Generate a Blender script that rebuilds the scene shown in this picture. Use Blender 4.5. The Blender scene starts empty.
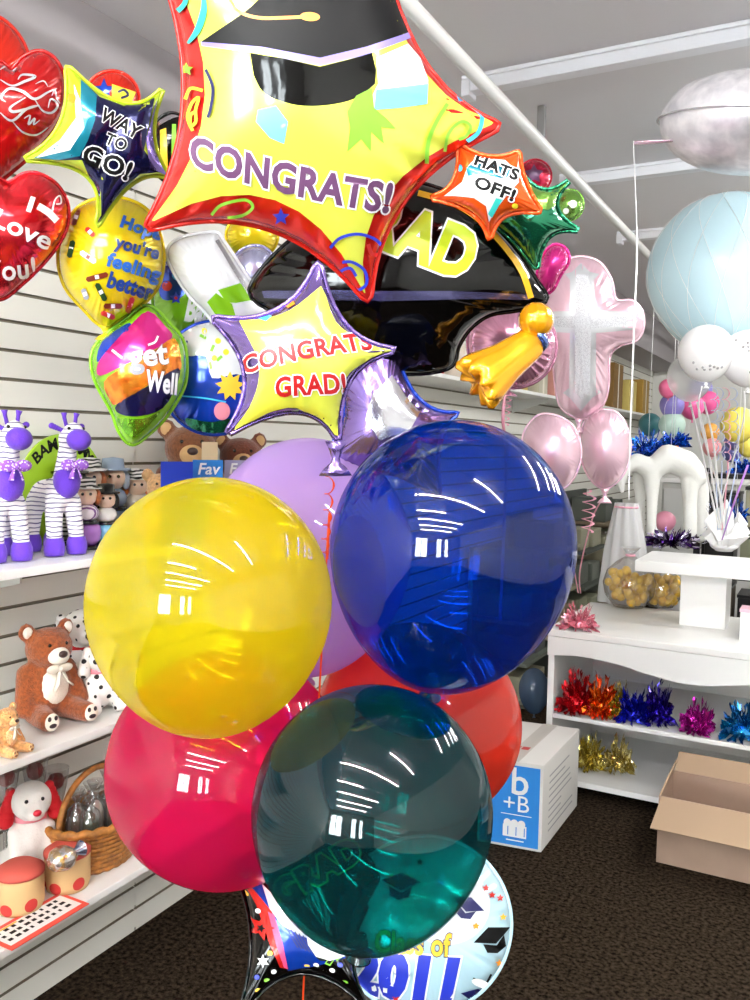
import bpy, bmesh, math, random
import numpy as np
from mathutils import Vector, Matrix, noise
PI = math.pi
S = bpy.context.scene
COL = S.collection
RNG = random.Random(7)

# ------------------------------------------------------------------ camera
FOC = 857.5
yaw, pit, rol = math.radians(28.145), math.radians(3.816), math.radians(1.09)
fw = Vector((-math.sin(yaw)*math.cos(pit), math.cos(yaw)*math.cos(pit), -math.sin(pit)))
r0 = Vector((math.cos(yaw), math.sin(yaw), 0)); u0 = r0.cross(fw)
CR = r0*math.cos(rol)+u0*math.sin(rol); CU = CR.cross(fw)
CAM = Vector((0, 0, 1.55))
def ray(x, y): return fw + CR*((x-375)/FOC) - CU*((y-500)/FOC)
def P(x, y, d): return CAM + ray(x, y)*d
def on(x, y, ax, v):
    d = ray(x, y); return CAM + d*((v-CAM[ax])/d[ax])
def PX(x, y, v): return on(x, y, 0, v)
def PY(x, y, v): return on(x, y, 1, v)
def PZ(x, y, v): return on(x, y, 2, v)
def depth_of(p): return (Vector(p)-CAM).dot(fw)
cd = bpy.data.cameras.new('camera'); co = bpy.data.objects.new('camera', cd); COL.objects.link(co)
cd.sensor_width = 36; cd.lens = FOC/1000*36; cd.clip_start = .02
mw = Matrix((CR, CU, -fw)).transposed().to_4x4(); mw.translation = CAM
co.matrix_world = mw; S.camera = co

# ------------------------------------------------------------------ materials
MATS = {}
def srgb(c):
    if isinstance(c, str):
        c = [int(c[i:i+2], 16)/255 for i in (0, 2, 4)]
    return tuple((v/12.92 if v <= .04045 else ((v+.055)/1.055)**2.4) for v in c)
def nodes(name):
    m = bpy.data.materials.new(name); m.use_nodes = True
    n = m.node_tree.nodes; n.clear(); l = m.node_tree.links
    out = n.new('ShaderNodeOutputMaterial')
    return m, n, l, out
def mat(name, color, rough=.5, metal=0., coat=0., noise_amt=0., noise_scale=40., bump=0., bump_scale=60., sheen=0., trans=0., alpha=1., spec=.5):
    if name in MATS: return MATS[name]
    m, n, l, out = nodes(name)
    b = n.new('ShaderNodeBsdfPrincipled'); l.new(b.outputs[0], out.inputs[0])
    c = srgb(color)
    b.inputs['Base Color'].default_value = (*c, 1)
    b.inputs['Roughness'].default_value = rough; b.inputs['Metallic'].default_value = metal
    b.inputs['Coat Weight'].default_value = coat; b.inputs['Coat Roughness'].default_value = .08
    b.inputs['Sheen Weight'].default_value = sheen; b.inputs['Specular IOR Level'].default_value = spec
    b.inputs['Transmission Weight'].default_value = trans; b.inputs['Alpha'].default_value = alpha
    if noise_amt or bump:
        tc = n.new('ShaderNodeTexCoord')
    if noise_amt:
        t = n.new('ShaderNodeTexNoise'); t.inputs['Scale'].default_value = noise_scale; t.inputs['Detail'].default_value = 4
        l.new(tc.outputs['Object'], t.inputs['Vector'])
        mx = n.new('ShaderNodeMix'); mx.data_type = 'RGBA'
        mx.inputs[6].default_value = (*[v*(1-noise_amt) for v in c], 1); mx.inputs[7].default_value = (*[min(1, v*(1+noise_amt)) for v in c], 1)
        rp = n.new('ShaderNodeMapRange'); rp.inputs[1].default_value = .35; rp.inputs[2].default_value = .65
        l.new(t.outputs[0], rp.inputs[0]); l.new(rp.outputs[0], mx.inputs[0]); l.new(mx.outputs[2], b.inputs['Base Color'])
    if bump:
        t = n.new('ShaderNodeTexNoise'); t.inputs['Scale'].default_value = bump_scale; t.inputs['Detail'].default_value = 3
        l.new(tc.outputs['Object'], t.inputs['Vector'])
        bp = n.new('ShaderNodeBump'); bp.inputs['Strength'].default_value = bump; bp.inputs['Distance'].default_value = .01
        l.new(t.outputs[0], bp.inputs['Height']); l.new(bp.outputs[0], b.inputs['Normal'])
    MATS[name] = m; return m
def foil(name, color, metal=.75, rough=.16, bump=.12, scale=14, coat=.5):
    return mat('foil_'+name, color, rough, metal, coat=coat, bump=bump, bump_scale=scale)
def ink(name, color, rough=.3, metal=.1): return mat('ink_'+name, color, rough, metal)
def holo(name, c1, c2, scale=30):
    """prismatic foil: crystal cells of two tones"""
    m, n, l, out = nodes(name)
    b = n.new('ShaderNodeBsdfPrincipled'); l.new(b.outputs[0], out.inputs[0])
    b.inputs['Metallic'].default_value = .75; b.inputs['Roughness'].default_value = .22; b.inputs['Coat Weight'].default_value = .5
    tc = n.new('ShaderNodeTexCoord'); v = n.new('ShaderNodeTexVoronoi'); v.inputs['Scale'].default_value = scale
    l.new(tc.outputs['Object'], v.inputs['Vector'])
    mx = n.new('ShaderNodeMix'); mx.data_type = 'RGBA'; mx.inputs[6].default_value = (*srgb(c1), 1); mx.inputs[7].default_value = (*srgb(c2), 1)
    s = n.new('ShaderNodeSeparateColor'); l.new(v.outputs['Color'], s.inputs[0]); l.new(s.outputs[0], mx.inputs[0]); l.new(mx.outputs[2], b.inputs['Base Color'])
    bp = n.new('ShaderNodeBump'); bp.inputs['Strength'].default_value = .25; bp.inputs['Distance'].default_value = .01
    l.new(s.outputs[1], bp.inputs['Height']); l.new(bp.outputs[0], b.inputs['Normal'])
    return m
def latex(name, tint, body, opac, rough=.025, spec=.05):
    """thin rubber film: tinted see-through, a little scattering, glossy on both faces"""
    m, n, l, out = nodes('latex_'+name)
    tr = n.new('ShaderNodeBsdfTransparent'); tr.inputs[0].default_value = (*srgb(tint), 1)
    df = n.new('ShaderNodeBsdfDiffuse'); df.inputs[0].default_value = (*srgb(body), 1)
    tl = n.new('ShaderNodeBsdfTranslucent'); tl.inputs[0].default_value = (*srgb(body), 1)
    a = n.new('ShaderNodeMixShader'); a.inputs[0].default_value = .55; l.new(df.outputs[0], a.inputs[1]); l.new(tl.outputs[0], a.inputs[2])
    lw = n.new('ShaderNodeLayerWeight'); lw.inputs['Blend'].default_value = .5
    # film looks denser where it is seen at a slant
    p4 = n.new('ShaderNodeMath'); p4.operation = 'POWER'; p4.inputs[1].default_value = 3.; l.new(lw.outputs['Facing'], p4.inputs[0])
    mr = n.new('ShaderNodeMapRange'); mr.inputs[3].default_value = opac; mr.inputs[4].default_value = min(1, opac+.35); l.new(p4.outputs[0], mr.inputs[0])
    mx = n.new('ShaderNodeMixShader'); l.new(mr.outputs[0], mx.inputs[0]); l.new(tr.outputs[0], mx.inputs[1]); l.new(a.outputs[0], mx.inputs[2])
    gl = n.new('ShaderNodeBsdfGlossy'); gl.inputs['Roughness'].default_value = rough
    p5 = n.new('ShaderNodeMath'); p5.operation = 'POWER'; p5.inputs[1].default_value = 4.5; l.new(lw.outputs['Facing'], p5.inputs[0])
    fr = n.new('ShaderNodeMapRange'); fr.inputs[3].default_value = spec; fr.inputs[4].default_value = .6; l.new(p5.outputs[0], fr.inputs[0])
    m2 = n.new('ShaderNodeMixShader'); l.new(fr.outputs[0], m2.inputs[0]); l.new(mx.outputs[0], m2.inputs[1]); l.new(gl.outputs[0], m2.inputs[2])
    l.new(m2.outputs[0], out.inputs[0]); return m
def clear_film(name, tint=(.95, .95, .95), opac=.06, spec=.12, rough=.08):
    if name in MATS: return MATS[name]
    m = latex(name, tint, (.9, .9, .9), opac, rough, spec); MATS[name] = m; return m
def emit(name, color, strength):
    m, n, l, out = nodes(name); e = n.new('ShaderNodeEmission'); e.inputs[0].default_value = (*color, 1); e.inputs[1].default_value = strength
    l.new(e.outputs[0], out.inputs[0]); return m
def spots(name, base, dot, scale, thr, rough=.8):
    m, n, l, out = nodes(name); b = n.new('ShaderNodeBsdfPrincipled'); l.new(b.outputs[0], out.inputs[0]); b.inputs['Roughness'].default_value = rough
    tc = n.new('ShaderNodeTexCoord'); v = n.new('ShaderNodeTexVoronoi'); v.inputs['Scale'].default_value = scale; l.new(tc.outputs['Object'], v.inputs['Vector'])
    lt = n.new('ShaderNodeMath'); lt.operation = 'LESS_THAN'; lt.inputs[1].default_value = thr; l.new(v.outputs['Distance'], lt.inputs[0])
    mx = n.new('ShaderNodeMix'); mx.data_type = 'RGBA'; mx.inputs[6].default_value = (*srgb(base), 1); mx.inputs[7].default_value = (*srgb(dot), 1)
    l.new(lt.outputs[0], mx.inputs[0]); l.new(mx.outputs[2], b.inputs['Base Color']); return m
def stripes(name, base, line, scale, thr=.75, axis='Z', dist=1.5, rough=.8):
    m, n, l, out = nodes(name); b = n.new('ShaderNodeBsdfPrincipled'); l.new(b.outputs[0], out.inputs[0]); b.inputs['Roughness'].default_value = rough
    tc = n.new('ShaderNodeTexCoord'); w = n.new('ShaderNodeTexWave'); w.bands_direction = axis; w.inputs['Scale'].default_value = scale
    w.inputs['Distortion'].default_value = dist; w.inputs['Detail'].default_value = 1; l.new(tc.outputs['Object'], w.inputs['Vector'])
    gt = n.new('ShaderNodeMath'); gt.operation = 'GREATER_THAN'; gt.inputs[1].default_value = thr; l.new(w.outputs['Fac'], gt.inputs[0])
    mx = n.new('ShaderNodeMix'); mx.data_type = 'RGBA'; mx.inputs[6].default_value = (*srgb(base), 1); mx.inputs[7].default_value = (*srgb(line), 1)
    l.new(gt.outputs[0], mx.inputs[0]); l.new(mx.outputs[2], b.inputs['Base Color']); return m

# ------------------------------------------------------------------ mesh helpers
ORG = {}
class MB:
    def __init__(s): s.v = []; s.f = []; s.m = []
    def add(s, vs, fs, mi=0):
        o = len(s.v); s.v += [tuple(v) for v in vs]
        for k, f in enumerate(fs): s.f.append([i+o for i in f]); s.m.append(mi[k] if isinstance(mi, list) else mi)
        return s
    def box(s, a, b, mi=0, bev=0, rot=None, c=None):
        bm = bmesh.new(); bmesh.ops.create_cube(bm, size=1)
        a = Vector(a); b = Vector(b)
        for v in bm.verts: v.co = Vector((a[i]+(b[i]-a[i])*(v.co[i]+.5) for i in range(3)))
        if bev: bmesh.ops.bevel(bm, geom=bm.edges[:], offset=bev, segments=2, affect='EDGES', profile=.6)
        if rot is not None:
            c = Vector(c) if c is not None else (a+b)/2
            for v in bm.verts: v.co = rot @ (v.co-c) + c
        return s.bm(bm, mi)
    def bm(s, bm, mi=0):
        bm.verts.index_update(); s.add([v.co[:] for v in bm.verts], [[v.index for v in f.verts] for f in bm.faces], mi); bm.free(); return s
    def tube(s, pts, rad, n=8, mi=0, caps=True, flat=1.):
        pts = [Vector(p) for p in pts]; N = len(pts); vs = []; up = Vector((.013, .021, 1))
        for i, p in enumerate(pts):
            t = (pts[min(i+1, N-1)]-pts[max(i-1, 0)]).normalized()
            a = t.cross(up)
            if a.length < .05: a = t.cross(Vector((1, 0, 0)))
            a.normalize(); b = t.cross(a)
            r = rad[i] if isinstance(rad, (list, tuple)) else rad
            for k in range(n): vs.append(p+a*(r*math.cos(2*PI*k/n))+b*(r*flat*math.sin(2*PI*k/n)))
        fs = [[i*n+k, i*n+(k+1) % n, (i+1)*n+(k+1) % n, (i+1)*n+k] for i in range(N-1) for k in range(n)]
        if caps: fs += [list(range(n))[::-1], list(range((N-1)*n, N*n))]
        return s.add(vs, fs, mi)
    def lathe(s, prof, n=24, mi=0, M=None, caps=True):
        vs = []; N = len(prof)
        for r, z in prof:
            for k in range(n):
                v = Vector((r*math.cos(2*PI*k/n), r*math.sin(2*PI*k/n), z)); vs.append(M @ v if M else v)
        fs = [[i*n+k, i*n+(k+1) % n, (i+1)*n+(k+1) % n, (i+1)*n+k] for i in range(N-1) for k in range(n)]
        if caps: fs += [list(range(n))[::-1], list(range((N-1)*n, N*n))]
        return s.add(vs, fs, mi)
    def ell(s, c, r, mi=0, n=16, M=None):
        r = (r, r, r) if not isinstance(r, (tuple, list)) else r
        bm = bmesh.new(); bmesh.ops.create_uvsphere(bm, u_segments=n, v_segments=max(6, n*2//3), radius=1)
        for v in bm.verts:
            q = Vector((v.co[0]*r[0], v.co[1]*r[1], v.co[2]*r[2])); v.co = (M @ q if M else q)+Vector(c)
        return s.bm(bm, mi)
    def limb(s, p, q, r1, r2, k=9, mi=0):
        p = Vector(p); q = Vector(q)
        for i in range(k):
            t = i/(k-1); s.ell(p.lerp(q, t), r1+(r2-r1)*t, mi, 12)
        return s
    def prism(s, poly, z0, z1, mi=0, M=None):
        """closed polygon (x,y) pushed from z0 to z1"""
        n = len(poly); vs = [Vector((x, y, z)) for z in (z0, z1) for x, y in poly]
        if M: vs = [M @ v for v in vs]
        return s.add(vs, [list(range(n))[::-1], list(range(n, 2*n))]+[[i, (i+1) % n, n+(i+1) % n, n+i] for i in range(n)], mi)
    def xf(s, M):
        s.v = [tuple(M @ Vector(v)) for v in s.v]; return s
def link(name, mb, mats, parent=None, smooth=True, org=None, sharp=None):
    me = bpy.data.meshes.new(name)
    o = bpy.data.objects.new(name, me); COL.objects.link(o)
    if parent is not None: O = ORG[parent.name]; o.parent = parent
    else:
        O = Vector(org) if org is not None else Vector((0, 0, 0)); o.location = O
    ORG[o.name] = O
    me.from_pydata([tuple(Vector(v)-O) for v in mb.v], [], mb.f)
    for m in (mats if isinstance(mats, (list, tuple)) else [mats]): me.materials.append(m)
    me.polygons.foreach_set('material_index', mb.m)
    bm = bmesh.new(); bm.from_mesh(me); bmesh.ops.recalc_face_normals(bm, faces=bm.faces); bm.to_mesh(me); bm.free()
    if smooth:
        me.polygons.foreach_set('use_smooth', [True]*len(me.polygons))
        if sharp: me.set_sharp_from_angle(angle=math.radians(sharp))
    me.update(); return o
def tag(o, label, cat, group=None, kind=None):
    o['label'] = label; o['category'] = cat
    if group: o['group'] = group
    if kind: o['kind'] = kind
    return o
def root(name, loc, label, cat, group=None, rz=0):
    o = bpy.data.objects.new(name, None); COL.objects.link(o); o.location = loc; o.empty_display_size = .05
    o.rotation_euler.z = rz; ORG[o.name] = Vector(loc) if not rz else Vector((0, 0, 0)); tag(o, label, cat, group); return o
def lroot(name, loc, label, cat, group=None, rz=0):
    """root whose children are modelled in its own coordinates"""
    o = root(name, loc, label, cat, group); o.rotation_euler.z = rz; ORG[o.name] = Vector((0, 0, 0)); return o
def struct(name, mb, m, smooth=False, sharp=None):
    o = link(name, mb, m, None, smooth, sharp=sharp); o['kind'] = 'structure'; return o
def remesh(o, vox, sm=4):
    md = o.modifiers.new('remesh', 'REMESH'); md.mode = 'VOXEL'; md.voxel_size = vox; md.use_smooth_shade = True
    ms = o.modifiers.new('smooth', 'SMOOTH'); ms.iterations = sm; ms.factor = .5; return o
def copy_tree(o, parent=None):
    c = o.copy(); COL.objects.link(c)
    if parent: c.parent = parent
    for ch in list(o.children): copy_tree(ch, c)
    ORG[c.name] = ORG[o.name]
    return c

# ------------------------------------------------------------------ flat artwork helpers (picture plane of a balloon or sign)
def cut(bm, step):
    bmesh.ops.triangulate(bm, faces=bm.faces[:])
    for ax in (0, 1):
        vals = [v.co[ax] for v in bm.verts]
        if not vals: break
        lo, hi = min(vals), max(vals); k = math.floor(lo/step)+1
        while k*step < hi:
            no = Vector((1, 0, 0)) if ax == 0 else Vector((0, 1, 0))
            bmesh.ops.bisect_plane(bm, geom=bm.verts[:]+bm.edges[:]+bm.faces[:], dist=1e-7, plane_co=no*(k*step), plane_no=no)
            k += 1
    return bm
def poly_bm(pts, step=4.):
    bm = bmesh.new(); fc = bm.faces.new([bm.verts.new((p[0], p[1], 0)) for p in pts]); fc.normal_update(); return cut(bm, step)
def spline(pts, k=6, closed=False):
    n = len(pts); out = []
    R = range(n) if closed else range(n-1)
    g = (lambda i: pts[i % n]) if closed else (lambda i: pts[max(0, min(n-1, i))])
    for i in R:
        a, b, c, d = (np.array(g(j), float) for j in (i-1, i, i+1, i+2))
        for q in range(k):
            t = q/k; out.append(tuple(.5*((2*b)+(c-a)*t+(2*a-5*b+4*c-d)*t*t+(3*b-a-3*c+d)*t**3)))
    if not closed: out.append(tuple(pts[-1]))
    return out
def stroke_bm(pts, w, k=6, taper=False, closed=False, step=4.):
    pts = spline(pts, k, closed) if k > 1 else pts
    n = len(pts); bm = bmesh.new(); L = []; Rr = []
    for i, p in enumerate(pts):
        a = np.array(pts[(i-1) % n] if closed else pts[max(0, i-1)]); b = np.array(pts[(i+1) % n] if closed else pts[min(n-1, i+1)])
        t = (b-a)/max(1e-9, np.linalg.norm(b-a)); ww = w/2*(1 if not taper else .25+.75*math.sin(PI*(i+.5)/n))
        L.append(bm.verts.new((p[0]-t[1]*ww, p[1]+t[0]*ww, 0))); Rr.append(bm.verts.new((p[0]+t[1]*ww, p[1]-t[0]*ww, 0)))
    for i in range(n if closed else n-1):
        j = (i+1) % n; bm.faces.new((L[i], L[j], Rr[j], Rr[i]))
    return bm
def text_bm(s, bold=0., shear=0., step=.12, space=None):
    cu = bpy.data.curves.new('t', 'FONT'); cu.body = s; cu.size = 1; cu.offset = bold; cu.shear = shear; cu.resolution_u = 3; cu.space_character = 1.0+max(0, bold if space is None else space)*1.2
    ob = bpy.data.objects.new('t', cu); COL.objects.link(ob)
    bpy.context.view_layer.update()
    me = ob.evaluated_get(bpy.context.evaluated_depsgraph_get()).to_mesh()
    bm = bmesh.new(); bm.from_mesh(me); ob.to_mesh_clear()
    bpy.data.objects.remove(ob); bpy.data.curves.remove(cu)
    return cut(bm, step)
def text_px(s, p0, p1, h, bold=.02, shear=0., up=None, bend=0., grow=0., mirror=False):
    """lettering on a baseline p0->p1 (photo pixels), capital height h; returns a bmesh in pixels"""
    ref = text_bm(s, 0, shear, 9, bold); w = max(v.co.x for v in ref.verts) if len(ref.verts) else 1; ref.free()
    bm = text_bm(s, bold+grow, shear, .12, bold)
    p0 = np.array(p0, float); p1 = np.array(p1, float); d = p1-p0; L = np.linalg.norm(d); t = d/L
    upv = np.array(up, float)/np.linalg.norm(up) if up is not None else np.array((t[1], -t[0]))
    for v in bm.verts:
        a = v.co.x/w; b = v.co.y/.73
        if mirror: a = 1-a
        tilt = -4*bend*(2*a-1)/L   # slope of the bent baseline
        u2 = upv - t*0 + t*tilt*1. if bend else upv
        q = p0+d*a - np.array((t[1], -t[0]))*(4*bend*a*(1-a)*-1) + u2*(b*h)
        v.co = (q[0], q[1], 0)
    return bm

# ------------------------------------------------------------------ inflated foil balloons
def star_outline(tips, vals, k=14, rnd=.05):
    """tips t_i and the point the edge between t_i and t_i+1 passes through half way"""
    out = []; n = len(tips)
    for i in range(n):
        a = np.array(tips[i], float); b = np.array(tips[(i+1) % n], float); m = np.array(vals[i], float); c = 2*m-.5*(a+b)
        for q in range(k+1):
            t = rnd+(1-2*rnd)*q/k; out.append(tuple((1-t)**2*a+2*t*(1-t)*c+t*t*b))
        # rounded tip at b
        e = out[-1]; m2 = np.array(vals[(i+1) % n], float); b2 = np.array(tips[(i+2) % n], float); c2 = 2*m2-.5*(b+b2); s = tuple((1-rnd)**2*b+2*rnd*(1-rnd)*c2+rnd*rnd*b2)
        for t in (.3, .5, .7): out.append(tuple((1-t)**2*np.array(e)+2*t*(1-t)*b+t*t*np.array(s)))
    return out
class Foil:
    def __init__(s, name, label, cat, outline, depth, thick, mats, tilt=(0, 0), group=None, center=None, N=168, rings=20, wr=.07, seam=True, seam_mat=None, seed=1, flatk=.5):
        s.mats = list(mats) if isinstance(mats, (list, tuple)) else [mats]
        o = np.array(outline, float)
        if center is None:
            x, y = o[:, 0], o[:, 1]; x2, y2 = np.roll(x, -1), np.roll(y, -1); cr = x*y2-x2*y
            center = ((x+x2)@cr/(3*cr.sum()), (y+y2)@cr/(3*cr.sum()))
        s.c = P(center[0], center[1], depth)
        n = (CAM-s.c).normalized(); n = (n+CR*tilt[0]+CU*tilt[1]).normalized()
        s.n = n; s.e1 = (CR-n*CR.dot(n)).normalized(); s.e2 = n.cross(s.e1)
        loc = np.array([s.flat(p[0], p[1], 0) for p in o])
        # resample by arc length
        d = np.r_[0, np.cumsum(np.hypot(*(np.roll(loc, -1, 0)-loc).T))]; cl = np.vstack([loc, loc[:1]])
        q = np.arange(N)/N*d[-1]; B = np.c_[np.interp(q, d, cl[:, 0]), np.interp(q, d, cl[:, 1])]
        th = np.unwrap(np.arctan2(B[:, 1], B[:, 0]))
        if th[-1] < th[0]: B = B[::-1]; th = np.unwrap(np.arctan2(B[:, 1], B[:, 0]))
        T = np.sin(np.arange(rings+1)/rings*PI/2)
        s.N, s.T = N, T
        X = (T[1:, None, None]*B[None]).reshape(-1, 2); X = np.vstack([[[0, 0]], X])
        F = [(0, 1+k, 1+(k+1) % N) for k in range(N)]
        for i in range(rings-1):
            a = 1+i*N; b = a+N
            for k in range(N):
                k2 = (k+1) % N; F += [(a+k, b+k, b+k2), (a+k, b+k2, a+k2)]
        Fa = np.array(F); nv = len(X)
        I, J, W, rhs = [], [], [], np.zeros(nv)
        A, Bq, Cq = X[Fa[:, 0]], X[Fa[:, 1]], X[Fa[:, 2]]
        area = .5*np.abs((Bq[:, 0]-A[:, 0])*(Cq[:, 1]-A[:, 1])-(Bq[:, 1]-A[:, 1])*(Cq[:, 0]-A[:, 0]))+1e-12
        for c in range(3):
            i, j, k = Fa[:, c], Fa[:, (c+1) % 3], Fa[:, (c+2) % 3]
            cot = ((X[i]-X[k])*(X[j]-X[k])).sum(1)/(2*area)*.5; cot = np.clip(cot, -5, 50)
            I += [i, j]; J += [j, i]; W += [cot, cot]; np.add.at(rhs, i, area/3)
        I = np.concatenate(I); J = np.concatenate(J); W = np.concatenate(W)
        diag = np.bincount(I, W, nv); bnd = np.zeros(nv, bool); bnd[1+(rings-1)*N:] = True
        def mul(u): r = diag*u-np.bincount(I, W*u[J], nv); r[bnd] = 0; return r
        u = np.zeros(nv); r = rhs.copy(); r[bnd] = 0; pc = 1/np.maximum(diag, 1e-9); z = pc*r; p = z.copy(); rz = r@z
        for it in range(220):
            Ap = mul(p); al = rz/max(p@Ap, 1e-30); u += al*p; r -= al*Ap
            if r@r < 1e-16: break
            z = pc*r; rn = r@z; p = z+rn/rz*p; rz = rn
        h = thick*np.clip(u/u.max(), 0, None)**flatk
        rs = np.random.RandomState(seed); sarc = np.arange(N)/N
        wv = sum(rs.uniform(.4, 1)*np.sin(2*PI*sarc*k+rs.uniform(0, 6.28)) for k in rs.randint(22, 60, 6))/2.2
        hz = h[1:].reshape(rings, N); tt = T[1:, None]
        hz = hz+wv[None]*thick*wr*np.clip(tt, 0, 1)**5*np.clip((1-tt)*9, 0, 1)
        hz[-1] = 0
        s.Z = np.vstack([np.full((1, N), h[0]), hz]); s.B = B; s.th = th
        s.thick = thick
        mb = MB(); s.mb = mb
        Zf = np.r_[h[0], hz.ravel()]
        vf = [s.w(x, y, z) for (x, y), z in zip(X, Zf)]
        nb = nv-N
        vb = [s.w(x, y, -z*.9) for (x, y), z in zip(X[:nb], Zf[:nb])]
        mb.add(vf+vb, [list(f) for f in F]+[[(i if i >= nb else nv+i) for i in f][::-1] for f in F])
        s.obj = None; s.name, s.label, s.cat, s.group = name, label, cat, group; s.lays = []; s.layer = 0
        s.seam, s.seam_mat = seam, seam_mat
    def w(s, x, y, z): return s.c+s.e1*float(x)+s.e2*float(y)+s.n*float(z)
    def flat(s, px, py, z):
        r = ray(px, py); t = ((s.c-CAM).dot(s.n)+z)/r.dot(s.n); q = CAM+r*t-s.c
        return (q.dot(s.e1), q.dot(s.e2))
    def zf(s, x, y):
        a = math.atan2(y, x); n = s.N
        while a < s.th[0]: a += 2*PI
        while a >= s.th[0]+2*PI: a -= 2*PI
        k = int(np.searchsorted(s.th, a, side='right'))-1; k2 = (k+1) % n
        t1 = s.th[k2] if k2 > k else s.th[0]+2*PI
        f = (a-s.th[k])/max(1e-9, t1-s.th[k])
        # intersection of the ray with the outline segment
        p, q = s.B[k], s.B[k2]; den = math.cos(a)*(q[1]-p[1])-math.sin(a)*(q[0]-p[0])
        Rr = (p[0]*(q[1]-p[1])-p[1]*(q[0]-p[0]))/den if abs(den) > 1e-9 else np.hypot(*p)
        t = math.hypot(x, y)/max(1e-6, Rr)
        if t >= 1: return 0., t
        i = math.asin(t)/(PI/2)*(len(s.T)-1); i0 = min(int(i), len(s.T)-2); g = i-i0
        g = (t-s.T[i0])/(s.T[i0+1]-s.T[i0])
        z = (s.Z[i0, k]*(1-f)+s.Z[i0, k2]*f)*(1-g)+(s.Z[i0+1, k]*(1-f)+s.Z[i0+1, k2]*f)*g
        return float(z), t
    def surf(s, px, py, lift):
        z = s.thick*.6
        for _ in range(7):
            x, y = s.flat(px, py, z); zz, t = s.zf(x, y); z = .5*z+.5*zz
        if t > .985: x, y = x*.985/t, y*.985/t; zz = s.zf(x, y)[0]; t = .985
        e = .003; gx = (s.zf(x+e, y)[0]-s.zf(x-e, y)[0])/(2*e); gy = (s.zf(x, y+e)[0]-s.zf(x, y-e)[0])/(2*e); g = math.sqrt(1+gx*gx+gy*gy)
        g = min(g, 4.); lift = lift*g
        return s.w(x, y, zz+lift)
    def put(s, bm, m, mb=None, lift=None):
        if lift is None: s.layer += 1; lift = .0010+.00022*s.layer
        if mb is None:
            mb = s.mb
            if m not in s.mats: s.mats.append(m)
            mi = s.mats.index(m)
        else: mi = m
        bm.verts.index_update()
        vs = [s.surf(v.co.x, v.co.y, lift) for v in bm.verts]
        mb.add(vs, [[v.index for v in f.verts] for f in bm.faces], mi); bm.free()
    def shape(s, pts, m, step=3.5): s.put(poly_bm(pts, step), m)
    def line(s, pts, w, m, taper=False, k=6, closed=False): s.put(stroke_bm(pts, w, k, taper, closed), m)
    def text(s, name, lines, m, edge=None, grow=.035, bold=.02, label=None):
        """lines: (string, p0, p1, height, extra)"""
        mats = ([edge] if edge else [])+[m]
        for L in lines:
            mb = MB()
            ex = L[4] if len(L) > 4 else {}
            b = ex.pop('bold', bold)
            if edge: s.put(text_px(*L[:4], bold=b, grow=grow, **ex), 0, mb, .0030)
            s.put(text_px(*L[:4], bold=b, **ex), len(mats)-1, mb, .0036)
            s.lays.append((name, mb, list(mats), label))
    def done(s, tail=None, tail_len=.05):
        o = link(s.name, s.mb, s.mats, None, True, org=s.c); tag(o, s.label, s.cat, s.group); s.obj = o
        if s.seam:
            mb = MB(); vs = []; N = s.N; rs = np.random.RandomState(5)
            nrm = np.roll(s.B, -1, 0)-np.roll(s.B, 1, 0); nrm = np.c_[nrm[:, 1], -nrm[:, 0]]/np.maximum(1e-9, np.hypot(*nrm.T))[:, None]
            wd = .006 if s.thick > .03 else .004
            for k in range(N):
                a = s.B[k]*.992; b = s.B[k]+nrm[k]*wd; wob = rs.uniform(-.0015, .0015)
                vs += [s.w(*a, .0006), s.w(*b, wob+.0006), s.w(*b, wob-.0006), s.w(*a, -.0006)]
            fs = []
            for k in range(N):
                j = (k+1) % N
                for q in range(4): fs.append([k*4+q, k*4+(q+1) % 4, j*4+(q+1) % 4, j*4+q])
            mb.add(vs, fs); link('seam', mb, s.seam_mat or s.mats[0], o)
        for nm, mb, mats, lb in s.lays:
            t = link(nm, mb, mats, o, True)
            if lb: t['label'] = lb
        if tail is not None:
            x, y = s.flat(tail[0], tail[1], 0); a = s.w(x, y, 0); d = Vector((0, 0, -1)); rr = s.e1
            mb = MB(); L = tail_len
            prof = [(-.0, .016), (-.25, .010), (-.5, .006), (-.62, .007), (-.8, .017), (-1.0, .024)]
            vs = []
            for t, wv in prof:
                for sx, sy in ((-1, -.25), (0, -.5), (1, -.25), (1, .25), (0, .5), (-1, .25)): vs.append(a+Vector((0, 0, 1))*(t*L)+rr*(wv*sx)+s.n*(wv*sy*.8))
            fs = [[i*6+q, i*6+(q+1) % 6, i*6+6+(q+1) % 6, i*6+6+q] for i in range(len(prof)-1) for q in range(6)]+[list(range(6)), list(range(30, 36))]
            mb.add(vs, fs); link('neck_tail', mb, s.seam_mat or s.mats[0], o)
        return o
def ribbon(parent, pts, w, m, name='ribbon'):
    mb = MB(); p = [tuple(q) for q in spline([tuple(q) for q in pts], 8)]
    mb.tube(p, w, 6, flat=.3); return link(name, mb, m, parent)
def curl(a, b, rad, turns, n=None):
    a = Vector(a); b = Vector(b); n = n or int(turns*10); d = (b-a); t = d.normalized(); x = t.cross(Vector((0, 1, .1))).normalized(); y = t.cross(x)
    return [a+d*(i/n)+x*(rad*math.cos(2*PI*turns*i/n)*min(1, i/4))+y*(rad*math.sin(2*PI*turns*i/n)*min(1, i/4)) for i in range(n+1)]
def px_circle(cx, cy, rx, ry=None, rot=0, n=40):
    ry = ry or rx; c, s = math.cos(rot), math.sin(rot)
    return [(cx+rx*math.cos(2*PI*k/n)*c-ry*math.sin(2*PI*k/n)*s, cy+rx*math.cos(2*PI*k/n)*s+ry*math.sin(2*PI*k/n)*c) for k in range(n)]
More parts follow.
